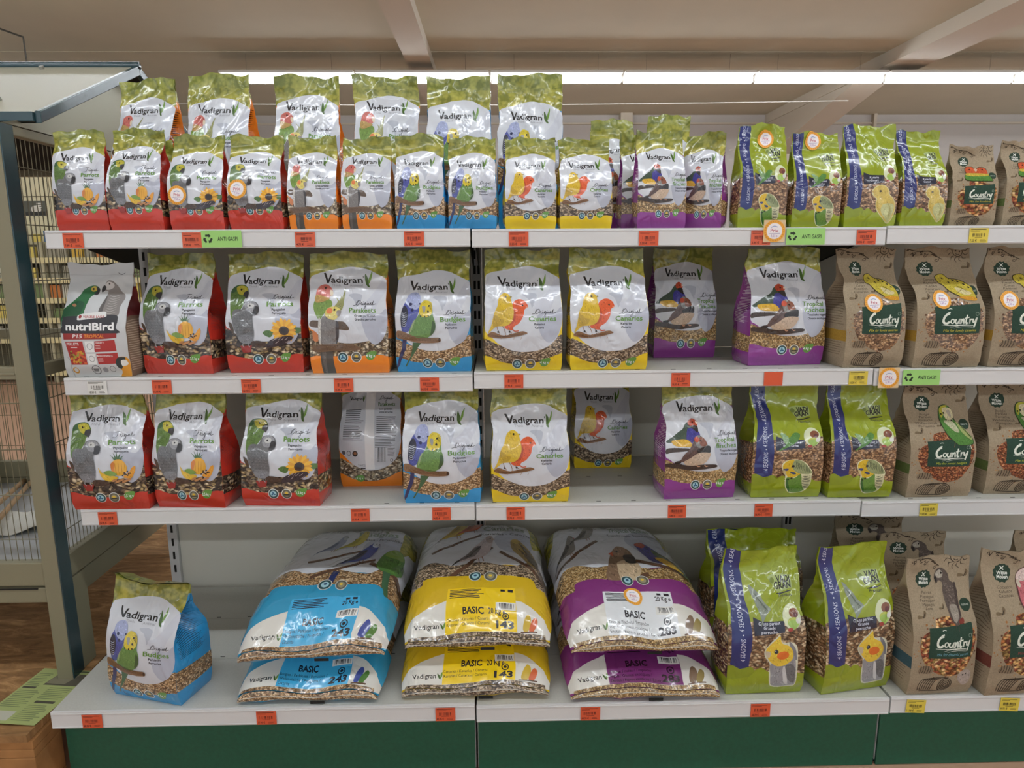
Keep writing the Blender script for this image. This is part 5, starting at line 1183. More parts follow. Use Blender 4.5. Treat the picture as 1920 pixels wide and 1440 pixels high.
for z in zs[1:] + (1.42,):
    x = -6.0 if z < 1.4 else -5.4
    while x < -3.5:
        w_, h_ = rn.uniform(.07, .13), rn.uniform(.09, .15) if z < 1.4 else rn.uniform(.06, .14); cc = rn.choice(['#c09a3a', '#b8b4a0', '#c8b45a', '#b06a2e', '#8a8470', '#6a7a4a'] if z < 1.3 else ['#3a5a7a', '#6a7a4a', '#c8b45a', '#b8b4a0'])
        if z < 1.4 and any(abs(x + w_ / 2 - (-5.2 + s + .02)) < w_ / 2 + .03 for s in (-1.7, -.5, .7, 1.86)): x += .05; continue
        yb = 5.43 if z < 1.4 else 5.60
        mb = MB().box(x, x + w_, yb, yb + (.05 if z < 1.4 else .02), z + .0005, z + h_); o = mb.build('packet', pk[cc], None, bevel=.004)
        if z > 1.4: o.location.z = 0
        prop(o, 'small packet on the far display rack seen through the cage bars', 'packet', 'packets on the far display rack'); x += w_ + rn.uniform(.01, .05); cnt += 1
for i, (x, c1) in enumerate(((-5.30, '#7a2a28'), (-5.03, '#4a5a30'), (-4.76, '#55554a'))):
    a = Art((0, 100, 0, 100, 0, 60)); a.ell(40 + i * 8, 34, 22, '#c9c4b8', 16); a.poly([6, 46, 94, 42, 94, 58, 6, 58], '#2c2a24'); a.lines(60, 8, 30, 3, 8, 4, '#d0ccc0')
    p = card('wall_poster', a, .24, .15, c1, .006); p.location = (x, 5.846, 1.77); prop(p, ['dark red poster on the cream board above the far rack, seen through the cage', 'green poster on the cream board above the far rack, seen through the cage', 'grey poster on the cream board above the far rack, seen through the cage'][i], 'poster', 'posters above the far rack')

# ------------------------------------------------------------------ 20 kg sacks lying on the bottom deck
SACKS = {}
def sack_birds(a, which):
    """birds on twigs on the white top of a sack; canonical 0..100 square, y downwards (0 = rear end)"""
    o = a.f
    def place(fn, fx, fy, w, h, src):      # put drawing fn, which spans src=(x0,x1,y0,y1), into the box at fx,fy
        x0, x1, ya, yb = src; sx, sy = w / (x1 - x0), h / (yb - ya)
        L, T = -fx / sx + x0, -fy / sy + ya; R, B = (100 - fx) / sx + x0, (100 - fy) / sy + ya
        k0 = a.fr; a.fr = lambda *q: a; a.f = (L, R, L, R, T, B); fn(a); a.fr = k0; a.f = o
    def side_bird(body, wing, head, beak, tail):
        def f(q):
            q.sm([0, 92, 30, 70, 55, 40, 78, 10, 92, 6, 100, 16, 100, 36, 88, 66, 66, 80, 40, 84], body); q.sm([2, 90, 34, 66, 58, 42, 70, 46, 56, 70, 34, 80], wing)
            for i in range(5): q.st([24 + i * 8, 78 - i * 7, 40 + i * 6, 72 - i * 6, 54 + i * 4, 60 - i * 5], 2.4, tail, taper=True)
            q.sm([78, 10, 92, 5, 101, 16, 99, 30, 84, 28], head); q.poly([99, 14, 108, 19, 99, 22], beak); q.ell(92, 15, 2.2, '#1a1614')
            q.poly([-14, 108, 2, 88, 16, 84], tail); q.st([62, 80, 64, 92], 2.5, '#8a6a58', False); q.st([72, 76, 75, 90], 2.5, '#8a6a58', False)
        return f
    def twig(x0, y0, x1, y1, w=2.6): a.st([x0, y0, (x0 * 2 + x1) / 3, (y0 * 2 + y1) / 3 + .8, (x0 + x1 * 2) / 3, (y0 + y1 * 2) / 3 - .5, x1, y1], w, '#5a4030')
    B = (0, 100, 0, 100)
    if which == 'budgie':
        twig(26, 44, 66, 30); place(side_bird('#8a90a0', '#6a7286', '#a0a4a8', '#8a8a80', '#5a6478'), 28, 20, 16, 24, B); place(side_bird('#b0a444', '#9a9038', '#bcae48', '#a09a70', '#8a8a3a'), 42, 14, 18, 26, B)
        twig(34, 60, 76, 42, 3); place(side_bird('#3e4a8c', '#2a3050', '#b4b8c4', '#5a5a60', '#20263c'), 50, 28, 24, 30, B); a.poly([50, 56, 55, 56, 47, 84, 44, 90, 46, 74], '#28305a')
        twig(74, 46, 100, 58, 3); a.sm([82, 32, 88, 27, 94, 30, 97, 42, 96, 52, 88, 55, 80, 50, 79, 40], '#4c7434'); a.sm([82, 33, 88, 27, 94, 31, 94, 36, 83, 37], '#6c8a3c'); a.poly([86, 54, 91, 54, 94, 72, 96, 88, 92, 78, 88, 64], '#3c5c40')
    elif which == 'canary':
        twig(14, 40, 50, 16); place(side_bird('#b89c34', '#a48a2c', '#c0a63a', '#a08a58', '#8a7428'), 18, 2, 22, 32, B); place(side_bird('#bc5a32', '#a84c2c', '#c4643a', '#b07858', '#8a4428'), 32, 1, 20, 26, B)
        twig(26, 72, 60, 34, 3.2); place(side_bird('#b0a4a4', '#6e6666', '#9a8a86', '#9a8a7a', '#3c3836'), 32, 28, 28, 36, B)
        twig(66, 40, 98, 66, 3); a.sm([74, 26, 79, 23, 84, 28, 92, 42, 94, 54, 88, 54, 80, 44, 75, 36], '#8c7848'); a.sm([82, 30, 92, 44, 94, 56, 88, 50], '#5a4e3c'); a.ell(77, 27, .9, '#1a1614', 1.2); a.sm([74, 26, 78, 23, 82, 26, 79, 30], '#a08a48')
        for i in range(4): a.st([80 + i * 2, 36 + i * 4, 86 + i * 1.6, 44 + i * 3], .8, '#4a3e30', False)
    else:
        twig(2, 50, 40, 22); place(side_bird('#75726e', '#4e4c4c', '#8a8680', '#a0524a', '#2c2a2a'), 4, 22, 18, 30, B); place(side_bird('#85827e', '#5a5856', '#95918c', '#a0524a', '#3a3838'), 20, 8, 20, 26, B)
        twig(30, 74, 66, 62, 3.4)
        a.sm([34, 66, 40, 52, 47, 36, 53, 31, 60, 36, 62, 50, 60, 62, 52, 70, 42, 70], '#77604c'); a.sm([46, 52, 56, 46, 62, 48, 61, 60, 53, 69, 44, 69], '#b49f82'); a.sm([47, 36, 53, 30, 58, 34, 54, 42, 48, 42], '#8a6e58'); a.poly([47, 37, 43, 40, 47, 43], '#b4583c'); a.sm([54, 42, 61, 42, 62, 50, 55, 50], '#2a2626'); a.ell(51, 37, .9, '#1a1614', 1.2); a.poly([34, 66, 30, 72, 38, 68], '#2a2626')
        twig(62, 48, 94, 62, 3.4); a.sm([66, 28, 72, 25, 77, 30, 84, 42, 80, 52, 73, 50, 69, 40], '#42407a'); a.sm([66, 28, 71, 25, 75, 29, 70, 33], '#94443a'); a.sm([78, 34, 88, 46, 97, 62, 90, 60, 80, 50], '#4a5a44'); a.sm([76, 46, 84, 46, 92, 58, 84, 56], '#bc9838')
def sack_art(which, col, seeds, names, num, labelcol, kg, dark=False, ink='#20222a'):
    """u across, v along the sack, v = 0 at the front seam; art y runs 0 (rear) .. 100 (front)"""
    a = Art((0, 100, 0, 100, 0, 100)); a.rnd.seed(17)
    a.poly([0, -2, 100, -2, 100, 64, 0, 64], WHT)
    a.sm([12, 6, 45, 2, 92, 8, 96, 26, 84, 40, 66, 26, 30, 16], '#bfc2ca'); a.sm([62, 30, 78, 20, 92, 30, 88, 48, 74, 50, 64, 42], GRY2)
    for x in (0, 95): a.sm([x - 4, -2, x + 8, -2, x + 7, 20, x + 2, 34, x - 4, 40], 'leaf')
    a.f = (0, 100, 0, 100, -7, 93)
    a.sm([-2, 60, 14, 52, 30, 57, 50, 54, 74, 58, 88, 52, 102, 58, 102, 80, -2, 80], seeds)
    a.f = (0, 100, 0, 100, 0, 100)
    wordmark(a, 22, 14, .1); leaf_logo(a, 72, 4, .085)
    a.tx(names[0], 52, 22, 5, '#7a8a7a', w=34, bold=.02); a.tx(names[1], 50, 27.5, 2.6, INK, w=40)
    f0 = a.f; a.f = (0, 100, 0, 100, -14, 96); a.fx = 1.3; sack_birds(a, which); a.fx = 0.0; a.f = f0
    a.f = (0, 100, 0, 100, -4, 96)
    a.sm([-4, 75, 10, 73, 14, 69, 50, 69.5, 86, 69, 92, 74, 104, 76, 104, 104, -4, 104], col)
    a.sm([4, 88.5, 10, 86, 25, 82.5, 34, 81.6, 72, 81.6, 84, 83, 93, 87, 96, 89, 96, 95.8, 4, 95.8], '#c8c6be')
    a.poly([2.5, 94.8, 97, 94.2, 99, 103, 1.5, 103], seeds)
    for x, k in ((47, 0), (59, 1)): badge(a, x, 68.4, 1, k) if False else None
    return a
def sack_front(a, which, num, labelcol, kg, lines3, ink='#1c1e28'):
    f0 = a.f
    a.f = (0, 100, 0, 100, -4, 96)
    for x, k in ((48, 0), (59.5, 1)):
        a.ell(x, 69.5, 4.6, '#b9bdb8', 3.2); a.ell(x, 69.5, 4.1, '#2f4a4c' if not k else '#5a5a50', 2.85); a.ell(x, 69.5, 2.6, '#8fb6c0' if not k else '#8a8468', 1.8)
        a.ell(x, 69.2, 1.2, '#34506a' if not k else '#d0b040', .7)
    a.sm([7, 89.2, 8.5, 89, 8.6, 89, 7.4, 89.4], INK) if False else None
    a.tx('Vadigran', 7, 92.2, 1.9, INK, w=16, bold=.01); a.sm([24, 90.4, 25.4, 91.2, 26, 92.6, 24.8, 92.2], '#3e5a2a'); a.sm([27.4, 89.8, 27.2, 91.2, 26, 92.4, 26, 91], '#64863a')
    a.poly([29, 76.5, 76, 76.2, 77, 94.2, 27, 94.6], labelcol)
    a.lines(30.5, 77.2, 26, 6, .72, .36, ink, .25); a.tx('BASIC', 40, 87.9, 2.6, ink, w=14, bold=.03)
    a.tx('20 Kg e', *((64, 80.6) if kg == 'top' else (57, 87.9)), 1.9 if kg == 'top' else 2.4, ink, w=11 if kg == 'top' else 12, bold=.02)
    a.poly([62.5, 83.2, 76.2, 82.8, 76.2, 86, 62.5, 86.3], '#c9c9c4'); a.bars(64, 83.4, 11, 2.2, 26, '#1c1c22')
    a.poly([66, 77.2, 69, 77.2, 69, 78.2, 66, 78.2], ink); a.poly([71, 77, 74.5, 77, 74.5, 78.3, 71, 78.3], ink)
    for i, t in enumerate(lines3): a.tx(t, 28.2, 90.2 + i * 1.75, 1.15, ink, w=min(34, .98 * len(t)))
    a.ell(69.5, 88.7, 2.6, ink, 1.5); a.ell(69.5, 88.7, 1.9, labelcol, 1.05); a.ell(69.5, 88.7, 1.1, ink, .6)
    a.tx(num, 62.5, 93.2, 2.6, ink, w=12.5, bold=.04)
    C_ = {'budgie': ('#3e4a8c', '#4c7434'), 'canary': ('#b89c34', '#c05a32'), 'finch': ('#75604c', '#8a7a4a')}[which]
    a.sm([81, 93, 82, 89, 84.5, 86.8, 86.5, 88, 86.4, 91, 84.5, 93.4], C_[0]); a.sm([85.5, 93.2, 86.6, 90, 89, 88, 91, 89.2, 90.4, 91.6, 88.4, 93.6], C_[1]); a.st([79.5, 94, 85, 93.6, 91.5, 93.4], .5, '#5a4030')
    a.f = f0; return a
def sack_profile(v, zs, th):
    t = np.clip(v / .40, 0, 1); p = 1 - (1 - t) ** 2.1; rear = 1 - .55 * np.clip((v - .82) / .18, 0, 1) ** 2
    return zs + (th - zs) * p * rear
def sack(which, art, col, x, w, z0, th, yf, L, label, seed, tab=True, skew=0.0, dx=0.0, sticker=None):
    ink = 'film'; root = empty('seed_sack', (x, yf, z0), 0, label, 'seed sack', 'twenty kilo seed sacks on the bottom deck')
    nu, nv = 30, 60; uu, vv = np.meshgrid(np.linspace(0, 1, nu + 1), np.linspace(0, 1, nv + 1)); c = alb(col)
    rg = np.random.default_rng(seed)
    def edge(u, v):
        e = 1 - np.abs(2 * u - 1) ** 5; r = .30 + .70 * np.sqrt(np.clip(e, 0, 1)); return np.maximum(r, .0)
    def top(u, v):
        zs = .030 - .006 * np.sin(u * 9 + seed); Z = sack_profile(v, zs, th) * (edge(u, v) * .82 + .18)
        W_ = w * (.965 + .035 * sst(0, .1, v) - .09 * sst(.75, 1, v))
        return np.stack([(u - .5) * W_ + dx * v, L * v + skew * (u - .5) * (1 - sst(0, .5, v)), Z], -1)
    def bot(u, v):
        W_ = w * (.965 + .035 * sst(0, .1, v) - .09 * sst(.75, 1, v)); T = top(u, v)
        Z = .0008 + (T[..., 2] - .0008) * np.clip(np.abs(2 * u - 1), 0, 1) ** 9 + .02 * (1 - sst(0, .05, v))
        return np.stack([T[..., 0], T[..., 1] + .012 * np.sin(PI * np.clip(v / .08, 0, 1)) * 0, np.minimum(Z, T[..., 2])], -1)
    def dsp(P):
        sh = P.shape; Q = P.reshape(-1, 3); m = sst(.0, .05, Q[:, 2]) * 1.4 + .15; o = Q + crumple(Q + (x, yf, z0), seed, .0022) * m[:, None]
        o[:, 2] = np.maximum(o[:, 2], .0006); return o.reshape(sh)
    PT = dsp(top(uu, vv)); link('printed_top', panel_mesh('printed_top', PT, (0, nv), lambda v: (ink, c), ink, art, 1, 0, (w, L)), root)
    PB = dsp(bot(1 - uu, vv)); link('underside', panel_mesh('underside', PB, (0, nv), lambda v: (ink, c), ink, None, size=(w, L)), root)
    # clear film flap folded down over the front end: seeds show through, folded seam above a coloured edge
    fl = np.zeros((7, nu + 1, 3)); tt = np.linspace(0, 1, 7)
    f0 = PT[0]; prof_y = np.array([.006, .0, -.004, -.006, -.005, -.003, 0.0]); prof_z = np.linspace(0, 1, 7)
    for i in range(7):
        lowz = .004 + .003 * np.sin(np.linspace(0, 1, nu + 1) * 11 + seed)
        fl[i, :, 0] = f0[:, 0] * (1.0 - .01 * (1 - tt[i])); fl[i, :, 1] = f0[:, 1] + prof_y[i] - .002; fl[i, :, 2] = lowz + (f0[:, 2] - lowz) * prof_z[i]
    fa = Art((0, 100, 0, 100, 0, 100)); fa.poly([0, -2, 100, -2, 100, 70, 0, 74], DSEED[which]); fa.st([0, 38, 40, 30, 70, 34, 100, 28], 6, '#a8a498')
    ff = link('front_fold', panel_mesh('front_fold', fl, (0, 6), lambda v: (ink, c), ink, fa, size=(w, .03)), root)
    if sticker:
        su_, sv_, rad, price = sticker; sa_ = offer_sticker(price); q, t, k, l = sa_.flat(6, 6)
        U, V_ = su_ + (q[:, 0] - .5) * 2 * rad / w, sv_ + (q[:, 1] - .5) * 2 * rad / L
        N = grid_normals(PT); pn_ = bilin(N, U, V_); pn_ /= np.linalg.norm(pn_, axis=1)[:, None]
        me = mesh_arrays('price_sticker', bilin(PT, U, V_) + pn_ * (.0024 + .0001 * l)[:, None], [t], [np.zeros(len(t))], [M['card']], np.array([key_colour(z) for z in sa_.keys])[k], q * rad * 2, pn_)
        prop(link('price_sticker', me, root), 'round orange and white price sticker')
    if tab: MB().box(w * .02, w * .02 + .034, -.0105, -.0095, .003, .010).build('print_mark', M['black'], ff)
    return root
DSEED = {'budgie': 's_budgie', 'canary': 's_canary', 'finch': 's_finch'}
def _sa(which, col, names, num, lc, kg, l3, ink='#1c1e28'):
    return sack_front(sack_art(which, col, DSEED[which], names, num, lc, kg), which, num, lc, kg, l3, ink)
lb = ('Budgies / Parkieten / Perruches /', 'Wellensittiche / Periquitos /', 'Cocorite')
lc_ = ('Canaries / Kanaries / Canaris /', 'Kanarien / Canarios / Canarini', '')
lf_ = ('Tropical Finches / Tropische', 'vogels / Oiseaux exotiques /', 'Exoten / Pajaros exoticos / Esotici')
SA = {'b': _sa('budgie', '#2c86aa', ('Budgies', 'Parkieten - Perruches'), '243', '#3a9cc8', 'top', lb),
      'c': _sa('canary', '#c0a01e', ('Canaries', 'Kanaries - Canaris'), '143', '#d8b814', 'side', lc_),
      'f': _sa('finch', '#75306c', ('Tropical finches', 'Tropische vogels - Oiseaux exotiques'), '283', '#c9cdd0', 'top', lf_),
      'f2': _sa('finch', '#75306c', ('Tropical finches', 'Tropische vogels - Oiseaux exotiques'), '283', '#6a2a62', 'top', lf_, '#24141f')}
zb, zb2 = .2214, .2158
sack('budgie', SA['b'], '#2c86aa', -.400, .345, zb, .098, -.190, .545, 'blue budgie seed sack lying at the bottom of its stack of two', 41, dx=.03)
sack('budgie', SA['b'], '#2c86aa', -.388, .355, zb + .103, .126, -.176, .56, 'blue budgie seed sack lying on top of another, label turned slightly', 42, skew=.02, dx=.03)
sack('canary', SA['c'], '#c0a01e', .000, .366, zb, .098, -.182, .54, 'yellow canary seed sack lying at the bottom of its stack of two', 43)
sack('canary', SA['c'], '#c0a01e', .005, .366, zb + .104, .128, -.143, .545, 'yellow canary seed sack lying on top of another yellow sack', 44)
sack('finch', SA['f2'], '#75306c', .408, .372, zb2, .098, -.195, .56, 'purple finch seed sack with dark purple label, at the bottom of its stack', 45, dx=-.025)
sack('finch', SA['f'], '#75306c', .408, .368, zb2 + .104, .128, -.165, .555, 'purple finch seed sack with white label, and round sticker, lying on top of another', 46, dx=-.035, sticker=(.49, .175, .024, '44,95'))

# ------------------------------------------------------------------ every bag on the shelves
# design, x, front y, z, width, depth, height, turn, label, group, seed
seed_bag('fruit_small', -0.919, 0.02, 1.3344, 0.1216, 0.065, 0.231, 0, 'red bag with pineapple and two parrots, at the far left end of the top shelf', 'red parrot seed bags', 1)
seed_bag('fruit_small', -0.79, 0.015, 1.3344, 0.1255, 0.07, 0.237, 0, 'red bag with pineapple and two parrots, second from the left end on top shelf', 'red parrot seed bags', 2)
seed_bag('sunflower_small', -0.65, 0.02, 1.3344, 0.1264, 0.07, 0.221, 0, 'red sunflower parrot bag with orange sticker, just right of the pineapple bags, top shelf', 'red parrot seed bags', 3, stickers=((0.19, 0.36, 0.022, '7,99'),))
seed_bag('sunflower_small', -0.51, 0.02, 1.3344, 0.1264, 0.07, 0.221, 0, 'red sunflower parrot bag with orange sticker, left of the small orange bags on top shelf', 'red parrot seed bags', 4, stickers=((0.2, 0.42, 0.022, '7,99'),))
seed_bag('parakeet_small', -0.375, 0.02, 1.3344, 0.1148, 0.065, 0.216, 0, 'small orange parakeet bag in front row of top shelf, beside the red sunflower bag', 'small orange parakeet seed bags', 5)
seed_bag('parakeet_small', -0.248, 0.02, 1.3344, 0.1177, 0.065, 0.216, 0, 'small orange parakeet bag in front row of top shelf, beside the small blue bags', 'small orange parakeet seed bags', 6)
seed_bag('budgie_small', -0.121, 0.02, 1.3344, 0.1158, 0.065, 0.22, 0, 'small blue budgie bag in front row of top shelf, beside the small orange bag', 'small blue budgie seed bags', 7)
seed_bag('budgie_small', 0.004, 0.02, 1.3344, 0.1139, 0.065, 0.214, 0, 'small blue budgie bag in front row of top shelf, beside the small yellow bags', 'small blue budgie seed bags', 8)
seed_bag('canary_small', 0.143, 0.02, 1.3324, 0.1216, 0.065, 0.213, 0, 'small yellow canary bag on the top shelf, beside the small blue bag', 'small yellow canary seed bags', 9)
seed_bag('canary_small', 0.276, 0.02, 1.3324, 0.1245, 0.065, 0.213, 0, 'small yellow canary bag on the top shelf, beside the small purple bags', 'small yellow canary seed bags', 10)
seed_bag('finch_small', 0.434, 0.11, 1.3324, 0.1139, 0.065, 0.235, 0, 'small purple finch bag mostly hidden between the yellow bag and the front purple bag', 'small purple finch seed bags', 11)
seed_bag('finch_small', 0.459, 0.02, 1.3324, 0.1168, 0.065, 0.23, 0, 'small purple finch bag facing straight out in front row of top shelf', 'small purple finch seed bags', 12)
seed_bag('finch_small', 0.576, 0.045, 1.3324, 0.1004, 0.06, 0.227, -28, 'small purple finch bag turned aside with its purple right side showing, beside lime bags', 'small purple finch seed bags', 13)
seed_bag('limebudgie', 0.702, 0.02, 1.3324, 0.1158, 0.062, 0.242, 0, 'small lime bag with striped budgie and orange sticker, next to the purple bags, top shelf', 'small lime seed bags', 14, stickers=((0.56, 0.86, 0.021, '3,55'),), lift=0.0)
seed_bag('limebudgie', 0.834, 0.02, 1.3324, 0.1168, 0.062, 0.225, 0, 'small lime bag with striped budgie and orange sticker, beside the chick bags, top shelf', 'small lime seed bags', 15, stickers=((0.45, 0.91, 0.021, '3,55'),), lift=0.0)
seed_bag('limechick', 0.967, 0.02, 1.3324, 0.1255, 0.062, 0.243, 0, 'taller lime bag with yellow chick, left one of the two chick bags, top shelf', 'small lime seed bags', 16, lift=0.0)
seed_bag('limechick', 1.096, 0.02, 1.3354, 0.1081, 0.062, 0.227, 0, 'small lime bag with yellow chick beside the small brown paper bags, top shelf', 'small lime seed bags', 17, lift=0.0)
seed_bag('lovebird', 1.219, 0.02, 1.3354, 0.111, 0.07, 0.189, 0, 'small brown paper bag with two red headed lovebirds, beside the lime chick bag', 'small brown lovebird paper bags', 18)
seed_bag('lovebird', 1.35, 0.02, 1.3354, 0.1129, 0.07, 0.204, 0, 'small brown paper bag with lovebirds at the right end of the top shelf', 'small brown lovebird paper bags', 19)
seed_bag('parakeet', -0.848, 0.195, 1.3344, 0.1694, 0.085, 0.392, -14, 'orange parakeet bag in back row of top shelf, crumpled, nearest the cage roof', 'big seed bags in the back row of the top shelf', 20, lift=0.079)
seed_bag('parakeet', -0.651, 0.195, 1.3344, 0.1694, 0.085, 0.398, -6, 'orange parakeet bag in back row, behind the two red sunflower bags', 'big seed bags in the back row of the top shelf', 21, lift=0.079)
seed_bag('parakeet', -0.427, 0.195, 1.3344, 0.1694, 0.085, 0.397, 0, 'orange parakeet bag in back row, above the two small orange bags', 'big seed bags in the back row of the top shelf', 22, lift=0.079)
seed_bag('parakeet', -0.222, 0.195, 1.3344, 0.1694, 0.085, 0.393, 6, 'orange parakeet bag in back row, next to the back row blue bags', 'big seed bags in the back row of the top shelf', 23, lift=0.079)
seed_bag('budgie', -0.034, 0.195, 1.3344, 0.1694, 0.085, 0.392, 0, 'blue budgie bag in back row of top shelf, next to the orange parakeet bag', 'big seed bags in the back row of the top shelf', 24, lift=0.079)
seed_bag('budgie', 0.153, 0.195, 1.3344, 0.1694, 0.085, 0.398, -2, 'blue budgie bag in back row of top shelf, above the small yellow bags', 'big seed bags in the back row of the top shelf', 25, lift=0.079)
seed_bag('finch_small', 0.374, 0.21, 1.3324, 0.1162, 0.06, 0.291, 4, 'purple finch bag in back row, only its leafy green top and edge of white showing', 'purple finch bags in the back row', 26)
seed_bag('finch_small', 0.522, 0.21, 1.3324, 0.1143, 0.06, 0.301, -3, 'purple finch bag in back row, only its green top showing above the front purple bag', 'purple finch bags in the back row', 27)
seed_bag('fruit_small', -0.799, 0.118, 1.3344, 0.1162, 0.026, 0.221, 0, 'red parrot bag mostly hidden behind the pineapple bag and the sunflower bag, top shelf', 'half hidden bags of the second row', 28)
seed_bag('parakeet_small', -0.242, 0.118, 1.3344, 0.1182, 0.026, 0.22, 0, 'small orange parakeet bag mostly hidden behind the small orange bag beside the blue bags', 'half hidden bags of the second row', 29)
seed_bag('pellet', -0.918, 0.012, 0.9824, 0.1576, 0.09, 0.273, 0, 'white pellet bag with green and grey parrots facing each other, left end of second shelf', None, 30)
seed_bag('fruit', -0.736, 0.047, 0.9824, 0.1753, 0.1, 0.297, -4, 'large red pineapple parrot bag on second shelf, beside the white pellet bag', 'large red parrot seed bags', 31)
seed_bag('sunflower', -0.522, 0.05, 0.9824, 0.1872, 0.1, 0.297, 0, 'large red sunflower parrot bag on second shelf, beside the large orange bag', 'large red parrot seed bags', 32)
seed_bag('parakeet', -0.307, 0.031, 0.9824, 0.194, 0.1, 0.297, 0, 'large orange parakeet bag on second shelf, with lovebird and crested cockatiel', 'large seed bags on the second shelf', 33)
seed_bag('budgie', -0.099, 0.043, 0.9824, 0.1881, 0.1, 0.303, 0, 'large blue budgie bag on second shelf, between the orange bag and the yellow bags', 'large seed bags on the second shelf', 34)
seed_bag('canary', 0.125, 0.012, 0.9884, 0.1901, 0.1, 0.297, 0, 'large yellow canary bag on second shelf, beside the blue bag', 'large yellow canary seed bags', 35)
seed_bag('canary', 0.337, 0.012, 0.9884, 0.1921, 0.1, 0.297, 0, 'large yellow canary bag on second shelf, beside the purple bag pushed back', 'large yellow canary seed bags', 36)
seed_bag('finch', 0.577, 0.201, 0.9884, 0.1704, 0.1, 0.297, 0, 'large purple finch bag pushed to the back of second shelf, in shade', 'large purple finch seed bags', 37)
seed_bag('finch', 0.796, 0.058, 0.9884, 0.197, 0.1, 0.297, 4, 'large purple finch bag at the front edge of second shelf, beside the brown paper bags', 'large purple finch seed bags', 38)
seed_bag('kraftcanary', 0.998, 0.012, 0.9884, 0.1527, 0.11, 0.297, 3, 'brown paper bag with yellow canary on second shelf, beside the purple bag', 'brown canary paper bags', 39, stickers=((0.43, 0.54, 0.022, '6,90'),), pinch=0.1, lift=0.0065)
seed_bag('kraftcanary', 1.188, 0.012, 0.9864, 0.1753, 0.11, 0.297, 2, 'brown paper bag with yellow canary on second shelf, middle of the three', 'brown canary paper bags', 40, stickers=((0.36, 0.57, 0.022, '6,90'),), lift=0.0065)
seed_bag('kraftcanary', 1.384, 0.012, 0.9864, 0.1734, 0.11, 0.297, 0, "brown paper bag with yellow canary, cut by the picture's right edge, second shelf", 'brown canary paper bags', 41, stickers=((0.22, 0.56, 0.022, '6,90'),), lift=0.0065)
seed_bag('fruit', -0.917, -0.005, 0.6444, 0.1901, 0.1, 0.293, 0, 'large red pineapple parrot bag overhanging the left end of third shelf', 'large red parrot seed bags', 42)
seed_bag('fruit', -0.716, 0.001, 0.6444, 0.1773, 0.1, 0.293, -5, 'large red pineapple parrot bag on third shelf, beside the red sunflower bag', 'large red parrot seed bags', 43)
seed_bag('sunflower', -0.489, 0.004, 0.6444, 0.198, 0.1, 0.293, -4, 'large red sunflower parrot bag on third shelf, beside the bag turned round', 'large red parrot seed bags', 44)
seed_bag('back', -0.289, 0.148, 0.6444, 0.1675, 0.1, 0.293, 0, 'large orange parakeet bag turned round, showing its white printed back and bar code', 'large seed bags on the third shelf', 45)
seed_bag('budgie', -0.084, 0.012, 0.6444, 0.196, 0.1, 0.293, 0, 'large blue budgie bag on third shelf, beside the turned round bag', 'large seed bags on the third shelf', 46)
seed_bag('canary', 0.142, 0.012, 0.6434, 0.198, 0.1, 0.293, 0, 'large yellow canary bag at the front edge of third shelf', 'large yellow canary seed bags', 47)
seed_bag('canary', 0.371, 0.291, 0.6434, 0.1704, 0.1, 0.293, 0, 'large yellow canary bag pushed to the back of third shelf, in shade', 'large yellow canary seed bags', 48)
seed_bag('finch', 0.58, 0.022, 0.6434, 0.1881, 0.1, 0.293, 3, 'large purple finch bag on third shelf, beside the lime bags', 'large purple finch seed bags', 49)
seed_bag('limebudgie', 0.809, 0.022, 0.6434, 0.1822, 0.1, 0.293, 0, 'large lime bag with striped budgie on third shelf, beside the purple bag', 'large lime budgie seed bags', 50, lift=0.01)
seed_bag('limebudgie', 1.001, 0.014, 0.6434, 0.1665, 0.1, 0.293, 0, 'large lime bag with striped budgie on third shelf, beside the brown paper bags', 'large lime budgie seed bags', 51, lift=0.01)
seed_bag('kraftbudgie', 1.213, 0.023, 0.6384, 0.1743, 0.11, 0.293, 2, 'brown paper bag with green budgie on third shelf, beside the lime bag', 'brown budgie paper bags', 52, lift=0.01)
seed_bag('kraftbudgie', 1.438, 0.039, 0.6384, 0.1793, 0.11, 0.293, 0, "brown paper bag with green budgie, cut by the picture's right edge, third shelf", 'brown budgie paper bags', 53, lift=0.01)
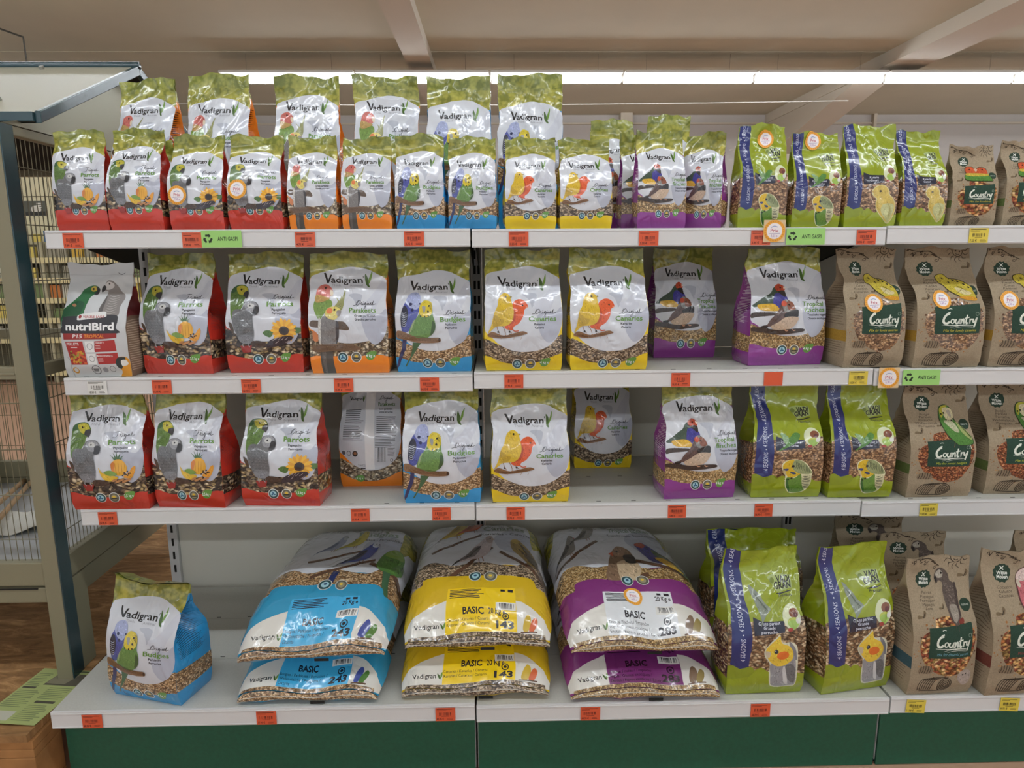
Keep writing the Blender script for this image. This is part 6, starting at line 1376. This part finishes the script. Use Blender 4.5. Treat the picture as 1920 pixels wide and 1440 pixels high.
seed_bag('budgie', -0.777, -0.172, 0.2214, 0.195, 0.11, 0.312, -16, 'single blue budgie bag standing turned on the empty left part of the bottom deck', None, 54, topfold=0.05, lean=0.0, pinch=0.0, topw=0.08)
seed_bag('cockatiel', 0.699, -0.182, 0.2164, 0.1901, 0.1, 0.348, 2, 'lime cockatiel bag at front of the bottom deck, next to the big purple sacks', 'lime cockatiel seed bags', 55, lift=0.0146)
seed_bag('cockatiel', 0.918, -0.179, 0.2164, 0.1832, 0.1, 0.36, 10, 'lime cockatiel bag at front of the bottom deck, next to the brown paper bag', 'lime cockatiel seed bags', 56, lift=0.0151)
seed_bag('cockatiel', 0.753, 0.06, 0.2164, 0.2325, 0.1, 0.304, 2, 'lime cockatiel bag behind the front one, its crumpled top corner sticking up, bottom deck', 'lime cockatiel seed bags', 57, lift=0.0128)
seed_bag('cockatiel', 0.84, 0.2, 0.2164, 0.2344, 0.1, 0.244, 0, 'lime cockatiel bag at the very back, only a dark blue corner showing, bottom deck', 'lime cockatiel seed bags', 58, lift=0.0102)
seed_bag('kraftparrot', 1.118, -0.199, 0.2184, 0.1606, 0.11, 0.333, 3, 'brown paper bag with grey parrot at front of the bottom deck', 'brown parrot paper bags', 59, lift=0.014)
seed_bag('kraftparrot', 1.232, 0.09, 0.2184, 0.1911, 0.1, 0.275, 2, 'brown paper bag whose top with sun drawing shows right behind the grey parrot bag', 'brown parrot paper bags', 60, lift=0.0116)
seed_bag('kraftparrot', 1.191, 0.22, 0.2184, 0.2068, 0.1, 0.269, 0, 'brown paper bag in shade at the back, furthest behind the grey parrot bag', 'brown parrot paper bags', 61, lift=0.0113)
seed_bag('kraftgalah', 1.306, -0.207, 0.2184, 0.1694, 0.11, 0.35, 4, 'brown paper bag with pink cockatoo at front of the bottom deck, right edge', 'brown cockatoo paper bags', 62, lift=0.0147)
seed_bag('kraftgalah', 1.651, 0.1, 0.2184, 0.2039, 0.1, 0.265, 0, 'brown paper bag behind the pink cockatoo bag, only a pale corner showing at right edge', 'brown cockatoo paper bags', 63, lift=0.0111)
